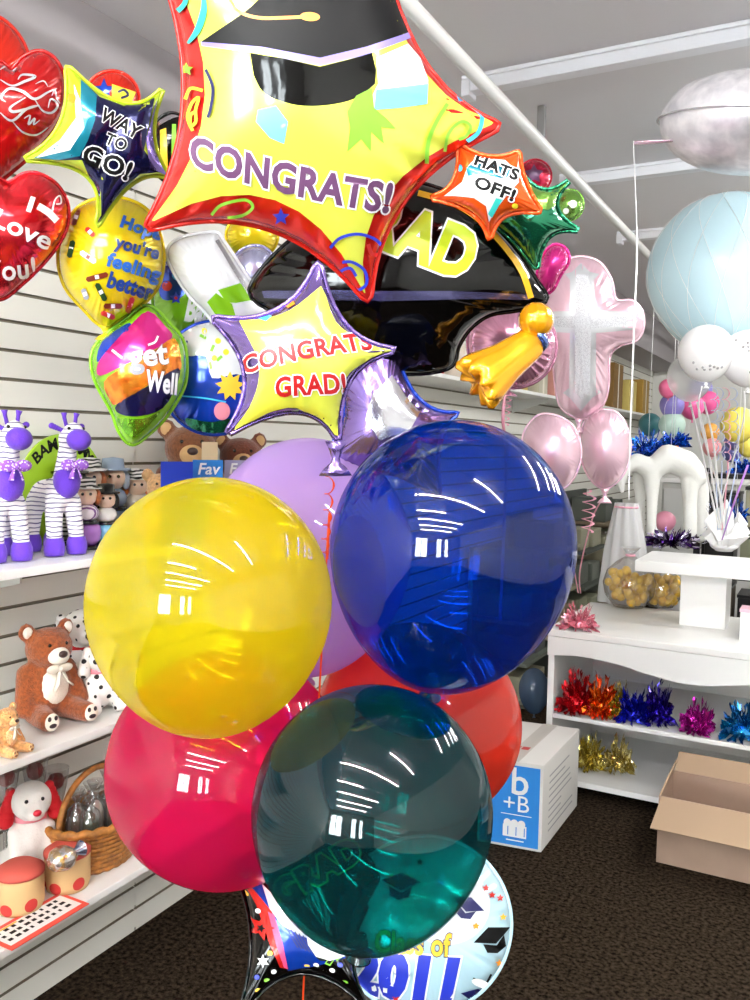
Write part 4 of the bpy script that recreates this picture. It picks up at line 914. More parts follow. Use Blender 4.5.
def place_text(s, size, O, X, Z, N, m, parent, bold=.0, shear=0, name='lettering', lift=.0012):
    mb = MB(); bm = text_bm(s, bold, shear, 5); bmesh.ops.scale(bm, vec=(size, size, size), verts=bm.verts); sign3d(bm, O, X, Z, N, lift, mb); return link(name, mb, m, parent, False)
Xd = -ux; Nn = -uy; Zu = Vector((0, 0, 1)); oo = p0+ux*(wdt-.01)+Nn*.0016
wk = mat('print_white', (.96, .96, .96), .5); lw = wdt-.022; lh = ht-.028
place_text('b', .15, oo+Xd*(lw*.50)+Zu*(ht*.63), Xd, Zu, Nn, wk, lo, .01)
place_text('+B', .092, oo+Xd*(lw*.38)+Zu*(ht*.43), Xd, Zu, Nn, wk, lo, .0)
mb = MB()
def rect(x0, x1, z0, z1): 
    mb.add([oo+Xd*(lw*x)+Zu*(z*ht)+Nn*.0012 for x, z in ((x0, z0), (x1, z0), (x1, z1), (x0, z1))], [[0, 1, 2, 3]])
rect(.36, .88, .385, .395); rect(.40, .80, .13, .27)
for x in (.41, .53, .65): 
    pts = [oo+Xd*(lw*(x+.065+.065*math.cos(t)))+Zu*(ht*(.29+.045*math.sin(t)))+Nn*.0012 for t in [i*PI/8 for i in range(17)]]; mb.add(pts[:-1], [list(range(16))])
rect(.46, .76, .085, .10); link('bag_emblem', mb, wk, lo, False)
mb = MB()
for x in (.38, .52, .66): 
    for z0, z1 in ((.15, .25),): mb.add([oo+Xd*(lw*xx)+Zu*(z*ht)+Nn*.0018 for xx, z in ((x+.10, z0), (x+.115, z0), (x+.115, z1), (x+.10, z1))], [[0, 1, 2, 3]])
link('bag_emblem', mb, bl, lo, False)
mb = MB()
for x in (.42, .56): mb.box((wdt*x, dep*.28, ht+.001), (wdt*x+.03, dep*.28+.035, ht+.0014))
link('print', mb.xf(M), mat('print_red', (.75, .25, .25), .6), o, False)
mb = MB(); rr = random.Random(2)
for i in range(9): mb.box((-.0008, .08, ht*(.15+.08*i)), (-.0002, .08+rr.uniform(.15, .34), ht*(.15+.08*i)+.006))
link('print', mb.xf(M), mat('print_grey', (.62, .62, .62), .6), o, False)
# open brown box
b0 = PZ(656, 862, 0); y0 = b0.y; zt = .255; x0 = b0.x; x1 = x0+.62; y1 = y0+.30; t = .006
kraft = mat('kraft_card', (.60, .50, .43), .8, noise_amt=.06, noise_scale=8); kraft2 = mat('kraft_card_inner', (.62, .52, .42), .8)
o = root('open_carton', ((x0+x1)/2, (y0+y1)/2, 0), 'open brown cardboard box with its front flap folded out, at lower right', 'box')
link('carton', MB().box((x0, y0, .001), (x1, y0+t, zt)).box((x0, y1-t, .001), (x1, y1, zt)).box((x0, y0+t, .001), (x0+t, y1-t, zt)).box((x1-t, y0+t, .001), (x1, y1-t, zt)).box((x0+t, y0+t, .001), (x1-t, y1-t, .008)), kraft, o, False)
def flap(pts): 
    pts = [Vector(p) for p in pts]; n = (pts[1]-pts[0]).cross(pts[2]-pts[0]).normalized()*t
    return MB().add(pts+[p+n for p in pts], [[0, 1, 2, 3], [7, 6, 5, 4], [0, 4, 5, 1], [1, 5, 6, 2], [2, 6, 7, 3], [3, 7, 4, 0]])
link('flap', flap([(x0+.01, y0, zt), (x1-.01, y0, zt), (x1, y0-.10, zt-.085), (x0-.01, y0-.10, zt-.085)]), kraft2, o, False)
link('flap', flap([(x0+.01, y1, zt), (x0+.01, y1+.09, zt+.05), (x1-.01, y1+.09, zt+.05), (x1-.01, y1, zt)]), kraft2, o, False)
link('flap', flap([(x0, y0+.01, zt), (x0, y1-.01, zt), (x0+.015, y1-.01, zt+.05), (x0+.015, y0+.12, zt+.05)]), kraft2, o, False)

# ================================================================== TOYS AND GIFTS ON THE LEFT SHELVES
g_str = stripes('zebra_stripe', (.93, .92, .93), (.36, .32, .50), 26, .86, 'Z', 3.); purp = mat('purple_plush', (.38, .20, .74), .8, bump=.2, bump_scale=150, sheen=.2); blk = mat('black_bead', (.02, .02, .02), .2)
def giraffe(loc, label, rz):
    o = lroot('giraffe_plush', loc, label, 'plush toy', 'striped giraffe plush toys', rz); o.scale = (.92, .92, .92)
    mb = MB().limb((-.045, 0, .155), (.035, 0, .165), .042, .043, 8).limb((.045, 0, .17), (.075, 0, .30), .034, .022, 10).limb((.075, 0, .305), (.10, 0, .325), .028, .026, 5)
    for x in (-.055, .045):
        for y in (-.032, .032): mb.limb((x, y*.8, .14), (x+(.012 if x > 0 else -.01), y, .04), .025, .021, 9)
    b = link('body', mb, g_str, o); remesh(b, .007, 5)
    link('muzzle', MB().ell((.125, 0, .305), (.032, .031, .028)), purp, o)
    for x in (-.065, .057):
        for y in (-.032, .032): link('hoof', MB().lathe([(.004, 0.0), (.024, .002), (.027, .016), (.026, .034), (.021, .048), (.005, .052)], 18, M=Matrix.Translation((x, y, 0))), purp, o)
    for s in (-1, 1):
        link('horn', MB().tube([(.085, s*.012, .34), (.082, s*.016, .362), (.084, s*.018, .374)], [.005, .005, .008], 10), purp, o)
        link('ear', MB().limb((.070, s*.018, .330), (.066, s*.042, .340), .006, .008, 5), purp, o)
        link('eye', MB().ell((.112, s*.020, .334), .0045, n=8), blk, o)
    link('chest_patch', MB().ell((.065, 0, .195), (.034, .035, .045)), purp, o)
    bow = MB().ell((.105, -.018, .24), (.008, .022, .015), n=10).ell((.105, .018, .24), (.008, .022, .015), n=10).ell((.110, 0, .24), .008, n=8).tube([(.108, -.004, .238), (.112, -.015, .205)], [.003, .009], 6, flat=.3).tube([(.108, .004, .238), (.112, .014, .205)], [.003, .009], 6, flat=.3)
    link('bow', bow, spots('bow_dots', (.62, .38, .82), (.95, .9, .97), 160, .35), o)
    link('tail', MB().tube([(-.085, 0, .17), (-.10, 0, .14), (-.10, 0, .11)], [.006, .005, .011], 8), purp, o)
    return o
GZ = S1+.001
giraffe((-1.70, 1.335, GZ), 'purple and white striped giraffe plush cut off by the left edge', -.30)
giraffe((-1.69, 1.485, GZ), 'whole purple and white striped giraffe plush with spotted bow', -.22)
# green arched sign behind the giraffes
c = PX(63, 478, WX+.04); o = root('arched_sign', (WX+.04, c.y, GZ), 'lime green arched display card with black lettering behind the giraffes', 'sign')
yc = c.y; hw = .15; zz = GZ; poly = [(-hw, 0), (hw, 0)]+[(hw*math.cos(t), .13+(.165)*math.sin(t)) for t in [PI*i/24 for i in range(25)]]
Mx = Matrix(((0, 0, 1, WX+.036), (1, 0, 0, yc), (0, 1, 0, zz), (0, 0, 0, 1)))
link('card', MB().prism(poly, 0, .006, 0, Mx), mat('lime_card', (.60, .76, .12), .5), o, False)
mb = MB()
for ch, ang in (('B', 2.32), ('A', 2.10), ('M', 1.86), ('A', 1.20), ('M', 1.0), ('Y', .80)):
    bm = text_bm(ch, .03, 0, 5); bmesh.ops.scale(bm, vec=(.045,)*3, verts=bm.verts); w2 = max(v.co.x for v in bm.verts)/2; r2 = .125
    cs, sn = math.cos(PI/2-ang), math.sin(PI/2-ang)
    for v in bm.verts: x, z = v.co.x-w2, v.co.y; v.co = (hw*.78*math.cos(ang)+x*cs+z*sn*0.8, .13+r2*math.sin(ang)-x*sn+z*cs, 0)
    for v in bm.verts: v.co.x = -v.co.x
    for v in bm.verts: v.co.x = -v.co.x
    sign3d(bm, Vector((WX+.0425, yc, zz)), Vector((0, -1, 0)) if 0 else Vector((0, 1, 0)), Zu, Vector((1, 0, 0)), 0, mb)
link('lettering', mb, i_black, o, False)
# figurines
gloss = lambda n, c: mat('glaze_'+n, c, .2, coat=.5)
zeb = stripes('zebra_glaze', (.93, .92, .9), (.06, .06, .06), 30, .6, 'Z', 4., .3); zeb2 = stripes('zebra_pink', (.93, .90, .92), (.50, .30, .55), 34, .6, 'X', 4., .3)
def figurine(px, X, z0, s, label, body, head, hair, hat, face=(.93, .80, .70), hair_on=True):
    p = PX(px, 500, X); o = lroot('figurine', (X, p.y, z0), label, 'figurine', 'glazed figurines on the top shelf', -.7); 
    pr = [(.006, 0), (.032, .001), (.044, .018), (.048, .042), (.044, .062), (.034, .07), (.006, .071)]
    S3_ = Matrix.Scale(s, 4)
    link('base', MB().lathe([(.03*s, 0), (.05*s, .001*s), (.05*s, .010*s), (.03*s, .0105*s)], 20), gloss('blackbase', (.03, .03, .03)), o)
    U = Matrix.Translation((0, 0, .011*s))
    link('pot_body', MB().lathe([(a*s, b*s) for a, b in pr], 24, M=U), body, o)
    link('belt', MB().lathe([(.034*s, 0), (.040*s, .002*s), (.040*s, .012*s), (.034*s, .014*s)], 24, M=Matrix.Translation((0, 0, .079*s))), gloss('blackbase', (.03, .03, .03)), o)
    link('chest', MB().ell((0, 0, .115*s), (.038*s, .040*s, .032*s)), head, o)
    link('face', MB().ell((.004*s, 0, .172*s), (.034*s, .036*s, .034*s)), mat('face_%d' % int(face[0]*100), face, .35), o)
    for q in (-1, 1): link('eye', MB().ell((.036*s, q*.012*s, .178*s), .005*s, n=8), blk, o)
    link('hair', MB().ell((-.012*s, 0, .180*s), (.036*s, .043*s, .036*s)).ell((-.002*s, -.036*s, .165*s), (.022*s, .012*s, .026*s)).ell((-.002*s, .036*s, .165*s), (.022*s, .012*s, .026*s)), hair, o)
    link('hat', MB().lathe([(.004*s, .194*s), (.050*s, .194*s), (.050*s, .200*s), (.033*s, .202*s), (.030*s, .228*s), (.004*s, .232*s)], 22), hat, o)
    return o
auburn = mat('auburn_hair', (.62, .34, .16), .5); darkh = mat('dark_hair', (.08, .07, .07), .5)
figurine(70, -1.80, GZ, .98, 'figurine with black hat and striped face behind the giraffe', zeb, zeb, darkh, gloss('black', (.03, .03, .03)))
figurine(86, -1.70, GZ, .80, 'figurine with purple bowl body and auburn hair', gloss('purple', (.62, .40, .72)), zeb2, auburn, zeb)
figurine(89, -1.82, GZ, 1.0, 'auburn haired figurine standing behind the purple one', zeb, gloss('black', (.03, .03, .03)), auburn, zeb)
figurine(106, -1.70, GZ, .72, 'figurine with pale blue bowl body and black hat', gloss('paleblue', (.48, .74, .86)), gloss('white', (.92, .91, .9)), darkh, gloss('black', (.03, .03, .03)))
figurine(113, -1.82, GZ, 1.0, 'grey-blue figurine behind the pale blue one', gloss('greyblue', (.55, .62, .70)), gloss('greyblue', (.55, .62, .70)), mat('grey_hair', (.62, .66, .72), .5), gloss('greyblue', (.55, .62, .70)))
figurine(137, -1.80, GZ, .86, 'orange haired figurine with zebra hat next to the yellow balloon', gloss('cream', (.9, .86, .8)), gloss('cream', (.9, .86, .8)), mat('orange_hair', (.80, .42, .14), .5), zeb)

def fur(n, c): return mat('fur_'+n, c, .95, noise_amt=.25, noise_scale=120, bump=.5, bump_scale=220, sheen=.3)
def bear(loc, rz, s, m, belly, pad, label, name='teddy_bear', bow=None, group=None, head_turn=.0):
    o = lroot(name, loc, label, 'plush toy', group, rz); V = lambda x, y, z: (x*s, y*s, z*s)
    mb = MB().ell(V(0, 0, .40), (.27*s, .27*s, .34*s)).ell(V(.06, 0, .86), (.25*s, .27*s, .24*s))
    for q in (-1, 1):
        mb.ell(V(0, q*.24, 1.06), (.07*s, .10*s, .11*s))
        mb.limb(V(0, q*.24, .58), V(.14, q*.36, .22), .12*s, .10*s, 7)
        mb.limb(V(.08, q*.18, .14), V(.46, q*.24, .14), .14*s, .12*s, 8)
    b = link('body', mb, m, o); remesh(b, .03*s, 5)
    link('muzzle', MB().ell(V(.27, 0, .80), (.12*s, .125*s, .105*s)), belly, o)
    link('nose', MB().ell(V(.375, 0, .835), (.035*s, .055*s, .042*s), n=12), mat('brown_nose', (.20, .11, .09), .4), o)
    link('belly_patch', MB().ell(V(.10, 0, .42), (.195*s, .20*s, .255*s)), belly, o)
    for q in (-1, 1):
        link('eye', MB().ell(V(.265, q*.10, .93), .022*s, n=8), blk, o)
        link('inner_ear', MB().ell(V(.045, q*.245, 1.06), (.035*s, .06*s, .07*s), n=12), belly, o)
        link('paw_pad', MB().ell(V(.565, q*.24, .15), (.025*s, .085*s, .10*s), n=14), belly, o)
        for (dy, dz2, r1, r2) in ((0, -.035, .045, .028), (-.04, .045, .022, .028), (.035, .045, .022, .028)): link('paw_spot', MB().ell(V(.585, q*.24+dy, .15+dz2), (.012*s, r1*s, r2*s), n=10), pad, o)
    if bow is not None:
        link('bow', MB().ell(V(.30, -.07, .66), (.03*s, .09*s, .05*s)).ell(V(.30, .07, .66), (.03*s, .09*s, .05*s)).ell(V(.33, 0, .66), .035*s).tube([V(.32, -.01, .65), V(.36, -.06, .50), V(.36, -.10, .42)], [.02*s, .035*s, .04*s], 6, flat=.3).tube([V(.32, .01, .65), V(.36, .06, .52), V(.36, .12, .46)], [.02*s, .035*s, .04*s], 6, flat=.3), bow, o)
    return o
cream = mat('cream_plush', (.93, .90, .84), .9, bump=.3, bump_scale=200)
BZ = S2+.001
bear((-1.71, 1.475, BZ), -.22, .215, fur('brown', (.56, .28, .11)), cream, mat('pad_dark', (.16, .08, .10), .7), 'large sitting brown teddy bear with cream belly and bow', bow=mat('bow_cream', (.85, .82, .76), .6))
# caramel teddy lying in front
bear((-1.60, 1.265, BZ), .1, .095, fur('caramel', (.85, .62, .38)), fur('caramellight', (.92, .74, .52)), mat('pad_brown', (.55, .33, .18), .7), 'small caramel plush bear in front of the big brown bear', bow=mat('bow_cream', (.85, .82, .76), .6))
dal = spots('dalmatian', (.94, .93, .91), (.05, .05, .06), 42, .28); dal2 = spots('dalmatian_small', (.94, .93, .91), (.05, .05, .06), 60, .30)
def dog(loc, rz, s, m, ear, label, lying=False, nose=blk, name='dog_plush', extra=None, group=None):
    o = lroot(name, loc, label, 'plush toy', group, rz); V = lambda x, y, z: (x*s, y*s, z*s)
    mb = MB().ell(V(0, 0, .38), (.27*s, .26*s, .36*s)).ell(V(.10, 0, .86), (.24*s, .24*s, .23*s)).ell(V(.30, 0, .80), (.15*s, .13*s, .11*s))
    for q in (-1, 1):
        mb.limb(V(.12, q*.18, .50), V(.28, q*.18, .08), .10*s, .085*s, 7); mb.limb(V(0, q*.24, .14), V(.32, q*.30, .10), .14*s, .10*s, 7)
    b = link('body', mb, m, o); remesh(b, .03*s, 4)
    for q in (-1, 1):
        link('ear', MB().limb(V(.05, q*.22, .98), V(.08, q*.29, .66), .06*s, .10*s, 6), ear, o); link('eye', MB().ell(V(.30, q*.09, .93), .024*s, n=8), blk, o)
    link('nose', MB().ell(V(.45, 0, .83), (.035*s, .05*s, .04*s), n=10), nose, o)
    if extra is not None: link('collar', MB().lathe([(.17*s, .60*s), (.21*s, .62*s), (.21*s, .68*s), (.17*s, .70*s)], 20), extra, o)
    return o
redm = mat('red_felt', (.80, .06, .12), .8); pinkm = mat('pink_felt', (.92, .55, .60), .8)
dog((-1.66, 1.60, BZ), -.3, .165, dal, dal, 'spotted dalmatian plush beside the brown bear', extra=pinkm)
dog((-1.79, 1.655, BZ), -.5, .225, dal2, dal2, 'taller dalmatian plush at the back of the middle shelf', extra=redm)
dog((-1.70, 1.735, BZ), -.2, .13, dal2, redm, 'small spotted plush with red ears near the yellow balloon', extra=redm)
# bottom shelf: red-eared dog, gift pots, basket, card, small plush
TZ = S3+.001
pot_m = spots('heart_cloth', (.80, .66, .46), (.74, .18, .16), 20, .32, .8)
def giftpot(loc, R, h, label):
    o = lroot('gift_pot', loc, label, 'gift box', 'cloth-covered heart gift pots')
    link('pot', MB().lathe([(.01, 0), (R*.92, .001), (R, h*.2), (R, h*.9), (R*.97, h), (.01, h*1.001)], 28), pot_m, o)
    link('lid', MB().lathe([(.01, h*1.002), (R*1.02, h*1.003), (R*1.03, h*1.1), (R*.7, h*1.25), (.01, h*1.28)], 28), mat('red_lid', (.76, .32, .27), .8), o); return o
g1 = PZ(20, 900, TZ); g2 = PZ(56, 893, TZ)
giftpot((-1.66, 1.35, TZ), .055, .085, 'tan gift pot with red hearts at the left end of the lowest shelf'); giftpot((-1.64, 1.475, TZ), .055, .085, 'tan gift pot with red hearts just left of the wicker basket')
dog((-1.77, 1.47, TZ+.02), -.5, .21, mat('white_plush2', (.93, .92, .90), .9, bump=.2, bump_scale=120), redm, 'white plush dog with red ears on the lowest shelf', nose=mat('red_nose', (.8, .1, .2), .4), extra=pinkm)
o = bpy.data.objects['dog_plush.003'] if 'dog_plush.003' in bpy.data.objects else None
o2 = lroot('low_block', (-1.77, 1.47, TZ), 'low pink box under the white plush dog', 'box'); link('carton', MB().box((-.08, -.07, 0), (.08, .07, .0185), bev=.003), pinkm, o2, False)
o = lroot('wrapped_sweet', (-1.585, 1.41, TZ+.112), 'silver and gold foil wrapped sweet lying on the gift pots', 'sweet')
bm = bmesh.new(); bmesh.ops.create_icosphere(bm, subdivisions=3, radius=1)
for v in bm.verts: v.co = Vector((v.co.x*.032, v.co.y*.036, v.co.z*.028))*(1+.2*noise.noise(v.co*3))
link('wrapper', MB().bm(bm), holo('sweetfoil', (.85, .86, .9), (.80, .62, .25), 60), o); link('twist', MB().lathe([(.004, 0), (.016, .02), (.02, .026)], 10, caps=False, M=Matrix.Translation((0, .034, 0)) @ Matrix.Rotation(-PI/2, 4, 'X')), holo('sweetfoil2', (.85, .86, .9), (.3, .4, .6), 60), o)
# wicker basket
bx, by = -1.69, 1.615; o = lroot('wicker_basket', (bx, by, TZ), 'brown wicker basket with hoop handle holding clear gift packs', 'basket'); wick = mat('wicker', (.62, .40, .16), .6, noise_amt=.35, noise_scale=60)
for lv in range(9):
    z = .008+lv*.0125; R1 = .105+.028*lv/8; pts = [( R1*.80*math.cos(a)*(1+.012*math.sin(a*24+lv*PI)), R1*math.sin(a)*(1+.012*math.sin(a*24+lv*PI)), z+.002*math.sin(a*24+lv*PI)) for a in [2*PI*k/144 for k in range(145)]]
    if lv == 0: wv = MB()
    wv.tube(pts, .0085, 6)
wv.add([(.10*.80*math.cos(2*PI*k/24), .10*math.sin(2*PI*k/24), .003) for k in range(24)], [list(range(24))]); link('woven_bowl', wv, wick, o)
link('rim', MB().tube([(.137*.80*math.cos(a), .137*math.sin(a), .12+.003*math.sin(a*20)) for a in [2*PI*k/96 for k in range(97)]], .011, 8), wick, o)
link('handle', MB().tube([(0, .125*math.cos(a), .10+.145*math.sin(a)) for a in [PI*k/24 for k in range(25)]], .008, 8), wick, o)
rr = random.Random(12); packs = [mat('pack_%d' % i, c, .4, .2) for i, c in enumerate(((.75, .72, .66), (.40, .36, .30), (.25, .30, .22), (.62, .48, .34)))]
for i in range(7):
    a = 2*PI*i/7; r0_ = .055 if i else 0; cx, cy = bx+.8*r0_*math.cos(a), by+r0_*math.sin(a); po = lroot('gift_pack', (cx, cy, TZ+.05), 'small clear-wrapped gift pack standing in the wicker basket', 'gift pack', 'gift packs in the wicker basket')
    hh = rr.uniform(.10, .15); link('content', MB().ell((0, 0, hh*.45), (.022, .024, hh*.42), n=12), packs[i % 4], po)
    link('wrap', MB().lathe([(.012, 0), (.026, .004), (.030, hh*.5), (.024, hh*.85), (.006, hh), (.022, hh*1.3)], 14, caps=False), clear_film('clear_wrap', opac=.1, spec=.14), po)
for i, (px, py) in enumerate(((6, 783), (35, 776), (56, 786))):
    p = PX(px, py, -1.80); po = lroot('wrapped_rose', (p.x, p.y, TZ), 'clear-wrapped dark red rose standing at the back, '+['leftmost', 'above the white dog', 'left of the basket handle'][i], 'flower'); h = p.z-TZ
    link('stem', MB().tube([(0, 0, 0), (.004, 0, h*.5), (0, 0, h)], .003, 6), mat('stem_green', (.10, .25, .10), .6), po)
    link('bloom', MB().lathe([(.004, h-.01), (.018, h), (.022, h+.018), (.016, h+.03), (.012, h+.02), (.004, h+.03)], 16), mat('rose_red', (.50, .05, .09), .6), po)
    link('wrap', MB().lathe([(.006, 0), (.010, h*.6), (.028, h), (.034, h+.05)], 14, caps=False), clear_film('clear_wrap', opac=.1, spec=.14), po)
o = lroot('price_card', (-1.578, 1.33, TZ), 'white card with red border lying at the front of the lowest shelf', 'card', None, 0); link('card', MB().box((-.05, -.11, 0), (.05, .11, .002)), mat('card_red', (.90, .32, .26), .5), o, False); link('print', MB().box((-.038, -.10, .0021), (.035, .10, .0025)), white, o, False)
mb = MB(); rr = random.Random(3)
for r in range(3):
    for q in range(9): mb.box((-.030+r*.020, -.09+q*.02, .0026), (-.020+r*.020, -.09+q*.02+rr.uniform(.006, .015), .0029))
link('print', mb, i_black, o, False); link('print', MB().box((-.036, -.098, .0026), (-.031, -.03, .003)), i_gold, o, False)
dog((-1.66, 1.79, TZ), -.4, .09, mat('white_plush2', (.93, .92, .90), .9), redm, 'tiny white and red plush right of the basket', nose=redm)
# bears behind the yellow balloon on the top shelf
def boardbear(px, X, s, m, label):
    p = PX(px, 470, X); return bear((X, p.y, GZ), -.8, s, m, mat('tan_plush', (.80, .64, .44), .9), blk, label)
boardbear(163, -1.66, .175, fur('tan', (.80, .62, .42)), 'tan teddy bear partly hidden behind the yellow balloon')
boardbear(190, -1.79, .30, fur('midbrown', (.45, .26, .13)), 'dark brown curly teddy bear holding the blue card')
boardbear(240, -1.79, .27, fur('chestnut', (.42, .20, .11)), 'chestnut teddy bear beside the lavender balloon')
for px, py, t, m, lb in ((207, 466, 'Fav', ink('cardblue', (.15, .50, .82)), 'bright blue card with white lettering in front of the dark brown bear'), (176, 468, '', ink('cardnavy', (.08, .20, .62)), 'dark blue card left of the lettered card'), (238, 466, 'F', ink('cardlilac', (.66, .64, .78)), 'pale lilac card with white lettering in front of the chestnut bear'), (216, 448, '', ink('cardtan', (.86, .76, .60)), 'small cream card above the blue one')):
    cw = .045 if 'cream' in lb else .085; p = PX(px, py, -1.56); o = root('greeting_card', p, lb, 'card'); a = -.7; X = Vector((.64, .77, 0)); N = Vector((.77, -.64, 0)); Z2 = Vector((.0, .0, 1)); O = p-X*.04
    hgt = p.z-GZ; O.z = GZ; top = hgt+.017
    link('card', MB().add([O+X*a_+Z2*b_+N*c_ for c_ in (0, -.003) for a_, b_ in ((-.0, 0), (cw, 0), (cw, top), (0, top))], [[0, 1, 2, 3], [7, 6, 5, 4], [0, 4, 5, 1], [1, 5, 6, 2], [2, 6, 7, 3], [3, 7, 4, 0]]), m, o, False)
    if t: place_text(t, .045, O+X*.012+Z2*(top-.040), X, Z2, N, i_white, o, .02, .2)

# ================================================================== DEEPER IN THE SHOP
# grey-blue balloon and dark bin left of the counter
o = latex_balloon('latex_balloon', 'grey-blue balloon low down left of the display counter', 534, 690, 4.2, 15, 22, 24, latex('greyblue', (.5, .6, .7), (.36, .46, .58), .8))
far_stuff = [mat('far_%d' % i, c, .6) for i, c in enumerate(((.80, .72, .40), (.86, .84, .78), (.62, .48, .16), (.72, .70, .62), (.55, .60, .62), (.85, .60, .55), (.90, .90, .88), (.48, .35, .12)))]
SZ = 1.873
rr = random.Random(21)
def jar(y, r, h, m, label):
    o = lroot('jar', (-1.735, y, SZ), label, 'jar', 'jars and boxes on the high far shelf'); link('glass_body', MB().lathe([(.01, 0), (r, .002), (r*1.05, h*.3), (r, h*.7), (r*.7, h*.8), (.01, h*.81)], 20), m, o); link('lid', MB().lathe([(.01, h*.811), (r*.75, h*.812), (r*.75, h*.95), (.01, h*.951)], 20), far_stuff[3], o)
def fbox(y, w, h, m, label, m2=None):
    o = lroot('gift_carton', (-1.735, y, SZ), label, 'box', 'jars and boxes on the high far shelf'); link('carton', MB().box((-.09, -w/2, 0), (.09, w/2, h), bev=.004), m, o, False); link('ribbon_band', MB().box((-.091, -.015, 0.001), (.0915, .015, h+.0015)), m2 or far_stuff[1], o, False)
jar(4.72, .06, .2, far_stuff[1], 'pale jar at the near end of the high far shelf'); jar(5.02, .075, .2, far_stuff[0], 'yellow jar on the high far shelf left of the cross'); fbox(5.3, .18, .22, far_stuff[3], 'grey gift carton on the high far shelf'); fbox(5.65, .22, .24, far_stuff[5], 'rose gift carton on the high far shelf'); jar(6.1, .07, .2, far_stuff[6], 'white jar on the high far shelf')
fbox(6.6, .3, .30, far_stuff[2], 'gold brown gift carton on the high far shelf, right of the cross'); jar(7.0, .07, .16, far_stuff[4], 'grey jar on the high far shelf'); fbox(7.4, .34, .38, far_stuff[7], 'dark gold carton on the high far shelf'); fbox(8.0, .3, .28, far_stuff[0], 'yellow carton near the end of the high far shelf'); fbox(8.6, .3, .33, far_stuff[2], 'brown carton at the far end of the high far shelf')
o = lroot('felt_boot', (-1.735, 3.78, SZ), 'bright red felt boot on the near end of the high far shelf', 'decoration')
b_ = MB().limb((0, -.02, .05), (0, -.02, .22), .05, .055).limb((0, -.02, .05), (0, .09, .045), .05, .04); remesh(link('body', b_, redm, o), .012, 4); link('cuff', MB().lathe([(.05, .2), (.068, .21), (.068, .255), (.05, .26)], 20, M=Matrix.Translation((0, -.02, 0))), cream, o)
fbox(4.1, .2, .17, far_stuff[1], 'cream gift carton right of the red boot on the high far shelf', far_stuff[0])
# added racks whose green-grey tones stand for shaded wall and unclear dark stuff
dk = [mat('goods_%d' % i, c, .7) for i, c in enumerate(((.46, .47, .38), (.36, .38, .34), (.56, .55, .46), (.28, .30, .27), (.48, .42, .34)))]
for i, (y, w, h) in enumerate(((4.9, .5, .95), (5.5, .5, 1.1), (6.2, .6, 1.0), (6.9, .6, 1.2), (7.6, .6, 1.05))):
    o = lroot('stand_in_rack', (-1.66, y, 0), 'added green-grey rack in place of the shaded left wall and dark clutter, '+['nearest', 'second', 'third', 'fourth', 'farthest'][i]+' of the row', 'rack')
    link('back_board', MB().box((-.2, -w/2, .0), (-.17, w/2, h), bev=.004), dk[i], o, False)
    for k2 in range(4): link('tray', MB().box((-.168, -w/2, .05+k2*h/4), (.17, w/2, .07+k2*h/4)), dk[(i+1) % 5], o, False)
    for k2 in range(4): link('goods', MB().box((-.15, -w*.42, .072+k2*h/4), (.12, -.02, .065+k2*h/4+h*.16), bev=.01).box((-.15, .02, .072+k2*h/4), (.14, w*.42, .06+k2*h/4+h*.14), bev=.01), dk[(i+2+k2) % 5], o, False)
# far right equipment rack, dark
q = PY(738, 600, 6.2); o = lroot('equipment_rack', (q.x, 6.2, 0), 'black wire rack with dark goods behind the riser at the right edge', 'rack')
blkm = mat('black_metal', (.05, .05, .055), .4, .3)
for x in (-.25, .25):
    for y in (-.2, .2): link('upright', MB().box((x-.02, y-.02, 0), (x+.02, y+.02, 1.42)), blkm, o, False)
for z in (.3, .7, 1.02, 1.36): link('tray', MB().box((-.25, -.2, z), (.25, .2, z+.03)), blkm, o, False)
for i, (x, z, h) in enumerate(((-.12, .73, .2), (.1, .73, .24), (-.1, 1.05, .2), (.12, 1.05, .24), (-.12, .33, .3), (.1, .33, .25))):
    go = lroot('storage_box', (q.x+x, 6.2, z), ['dark', 'green', 'black', 'grey', 'brown', 'navy'][i]+' storage box on the black wire rack', 'box', 'boxes on the black rack'); link('carton', MB().box((-.09, -.15, 0), (.09, .15, h), bev=.008), [blkm, dk[0], blkm, dk[2], dk[4], blkm][i], go, False); link('lid', MB().box((-.095, -.155, h+.0005), (.095, .155, h+.02)), blkm, go, False)
# blue tinsel, orange card and coloured balloons further back
for (x, y, d2, r, h, lb, sd) in ((648, 447, 4.9, .12, .2, 'blue tinsel puff hanging behind the pink oval balloons', 71), (674, 440, 5.0, .10, .12, 'second blue tinsel puff right of the first, above the orange card', 72), (742, 466, 4.6, .07, .1, 'small bright blue tinsel puff at the right edge', 73), (735, 520, 4.7, .08, .18, 'blue tinsel spray in front of the black rack', 74)):
    p = P(x, y+ (8 if sd == 71 else 4), d2); tinsel('tinsel_puff', lb, p-Vector((0, 0, .02)), r, h, tm((.03, .25, .65), (.05, .40, .80)), 'tinsel puff', seed=sd, n=90, wid=.014)
    bpy.data.objects['tinsel_puff' if sd == 71 else 'tinsel_puff.%03d' % (sd-71)]
    ob = [k2 for k2 in bpy.data.objects if k2.name.startswith('tinsel_puff')][-1]; link('hanging_cord', MB().tube([p, p+Vector((0, 0, CEIL-p.z))], .0015, 5), rib['white'], ob)
p = P(671, 451, 4.8); o = root('orange_card', p, 'small orange card below the blue tinsel puffs', 'card'); link('card', MB().box((p.x-.05, p.y-.004, p.z-.035), (p.x+.04, p.y+.004, p.z+.03), bev=.002), mat('orange_card', (.93, .45, .08), .6), o, False); link('hanging_cord', MB().tube([p+Vector((0, 0, .03)), Vector((p.x, p.y, CEIL))], .0015, 5), rib['white'], o)
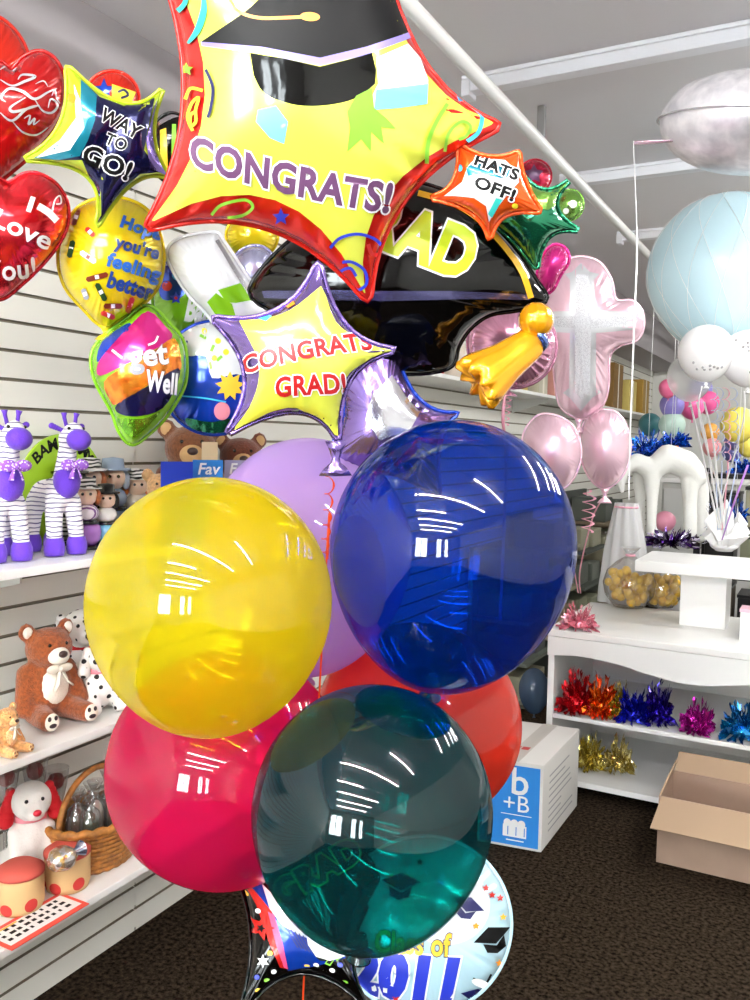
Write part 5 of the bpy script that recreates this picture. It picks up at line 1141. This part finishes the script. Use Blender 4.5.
cols = dict(pink=(.88, .42, .58), purple=(.50, .46, .74), hot=(.92, .38, .62), lilac=(.58, .56, .82), yellow=(.95, .88, .40), rose=(.90, .60, .62), orange=(.95, .68, .30), periwinkle=(.45, .46, .75), mint=(.70, .80, .76), teal=(.20, .42, .44))
for i, (x, y, r, c, lb) in enumerate(((668, 388, 9, 'pink', 'pink balloon deep in the shop, left of the clear balloon'), (672, 405, 12, 'purple', 'purple balloon deep in the shop, below the pink one'), (692, 406, 12, 'hot', 'hot pink balloon deep in the shop under the clear balloon'), (708, 402, 11, 'hot', 'second hot pink balloon right of its twin'), (700, 389, 12, 'lilac', 'lilac balloon behind the white printed balloon'), (738, 424, 17, 'yellow', 'yellow balloon at the right edge, deep in the shop'), (748, 446, 10, 'yellow', 'small yellow balloon below the larger yellow one'), (735, 438, 11, 'lilac', 'pale violet balloon under the yellow one'), (732, 451, 10, 'periwinkle', 'periwinkle balloon with white dots, lowest of the far cluster'), (710, 432, 9, 'orange', 'orange balloon among the streamers'), (712, 447, 9, 'rose', 'rose balloon under the orange one'), (672, 425, 13, 'mint', 'pale mint balloon above the blue tinsel puff'), (650, 424, 11, 'teal', 'dark teal balloon right of the pink ovals'))):
    o = latex_balloon('latex_balloon', lb, x, y, 5.4+.33*(i % 5), r, r, r*1.15, mat('rubber_'+c, cols[c], .35), group='coloured balloons deep in the shop', n=28)
    a = ORG[o.name]; ribbon(o, [a-Vector((0, 0, r*.0086)), a-Vector((.015, 0, .14)), a-Vector((0, 0, .28))], .003, rib['white'])
# hanging white counter behind, pale wall unit
p = PY(700, 470, 7.6); o = lroot('shop_unit', (p.x+.55, 7.9, 0), 'pale grey shop unit deep behind the balloon cluster', 'cabinet')
link('carcass', MB().box((-.9, 0, 0), (1.2, .4, 1.25), bev=.01), mat('unit_grey', (.72, .72, .70), .6), o, False); link('worktop', MB().box((-.93, -.03, 1.2505), (1.23, .43, 1.29), bev=.006), white, o, False)
for k2 in range(4): link('door', MB().box((-.88+k2*.52, -.018, .08), (-.40+k2*.52, -.0005, 1.2), bev=.004), mat('unit_door', (.80, .80, .79), .5), o, False)

# ================================================================== LIGHT AND VIEW
w = bpy.data.worlds.new('world'); S.world = w; w.use_nodes = True
bg = w.node_tree.nodes['Background']; bg.inputs[0].default_value = (.93, .97, 1., 1); bg.inputs[1].default_value = 26.
S.view_settings.view_transform = 'Standard'; S.view_settings.look = 'None'; S.view_settings.gamma = 1; S.view_settings.use_curve_mapping = False
S.view_settings.exposure = 0.75
S.cycles.use_denoising = True
try: S.cycles.denoiser = 'OPENIMAGEDENOISE'
except Exception: pass
S.cycles.transparent_max_bounces = 20; S.cycles.max_bounces = 8; S.cycles.diffuse_bounces = 4; S.cycles.glossy_bounces = 4
S.cycles.caustics_reflective = False; S.cycles.caustics_refractive = False; S.cycles.sample_clamp_indirect = 6
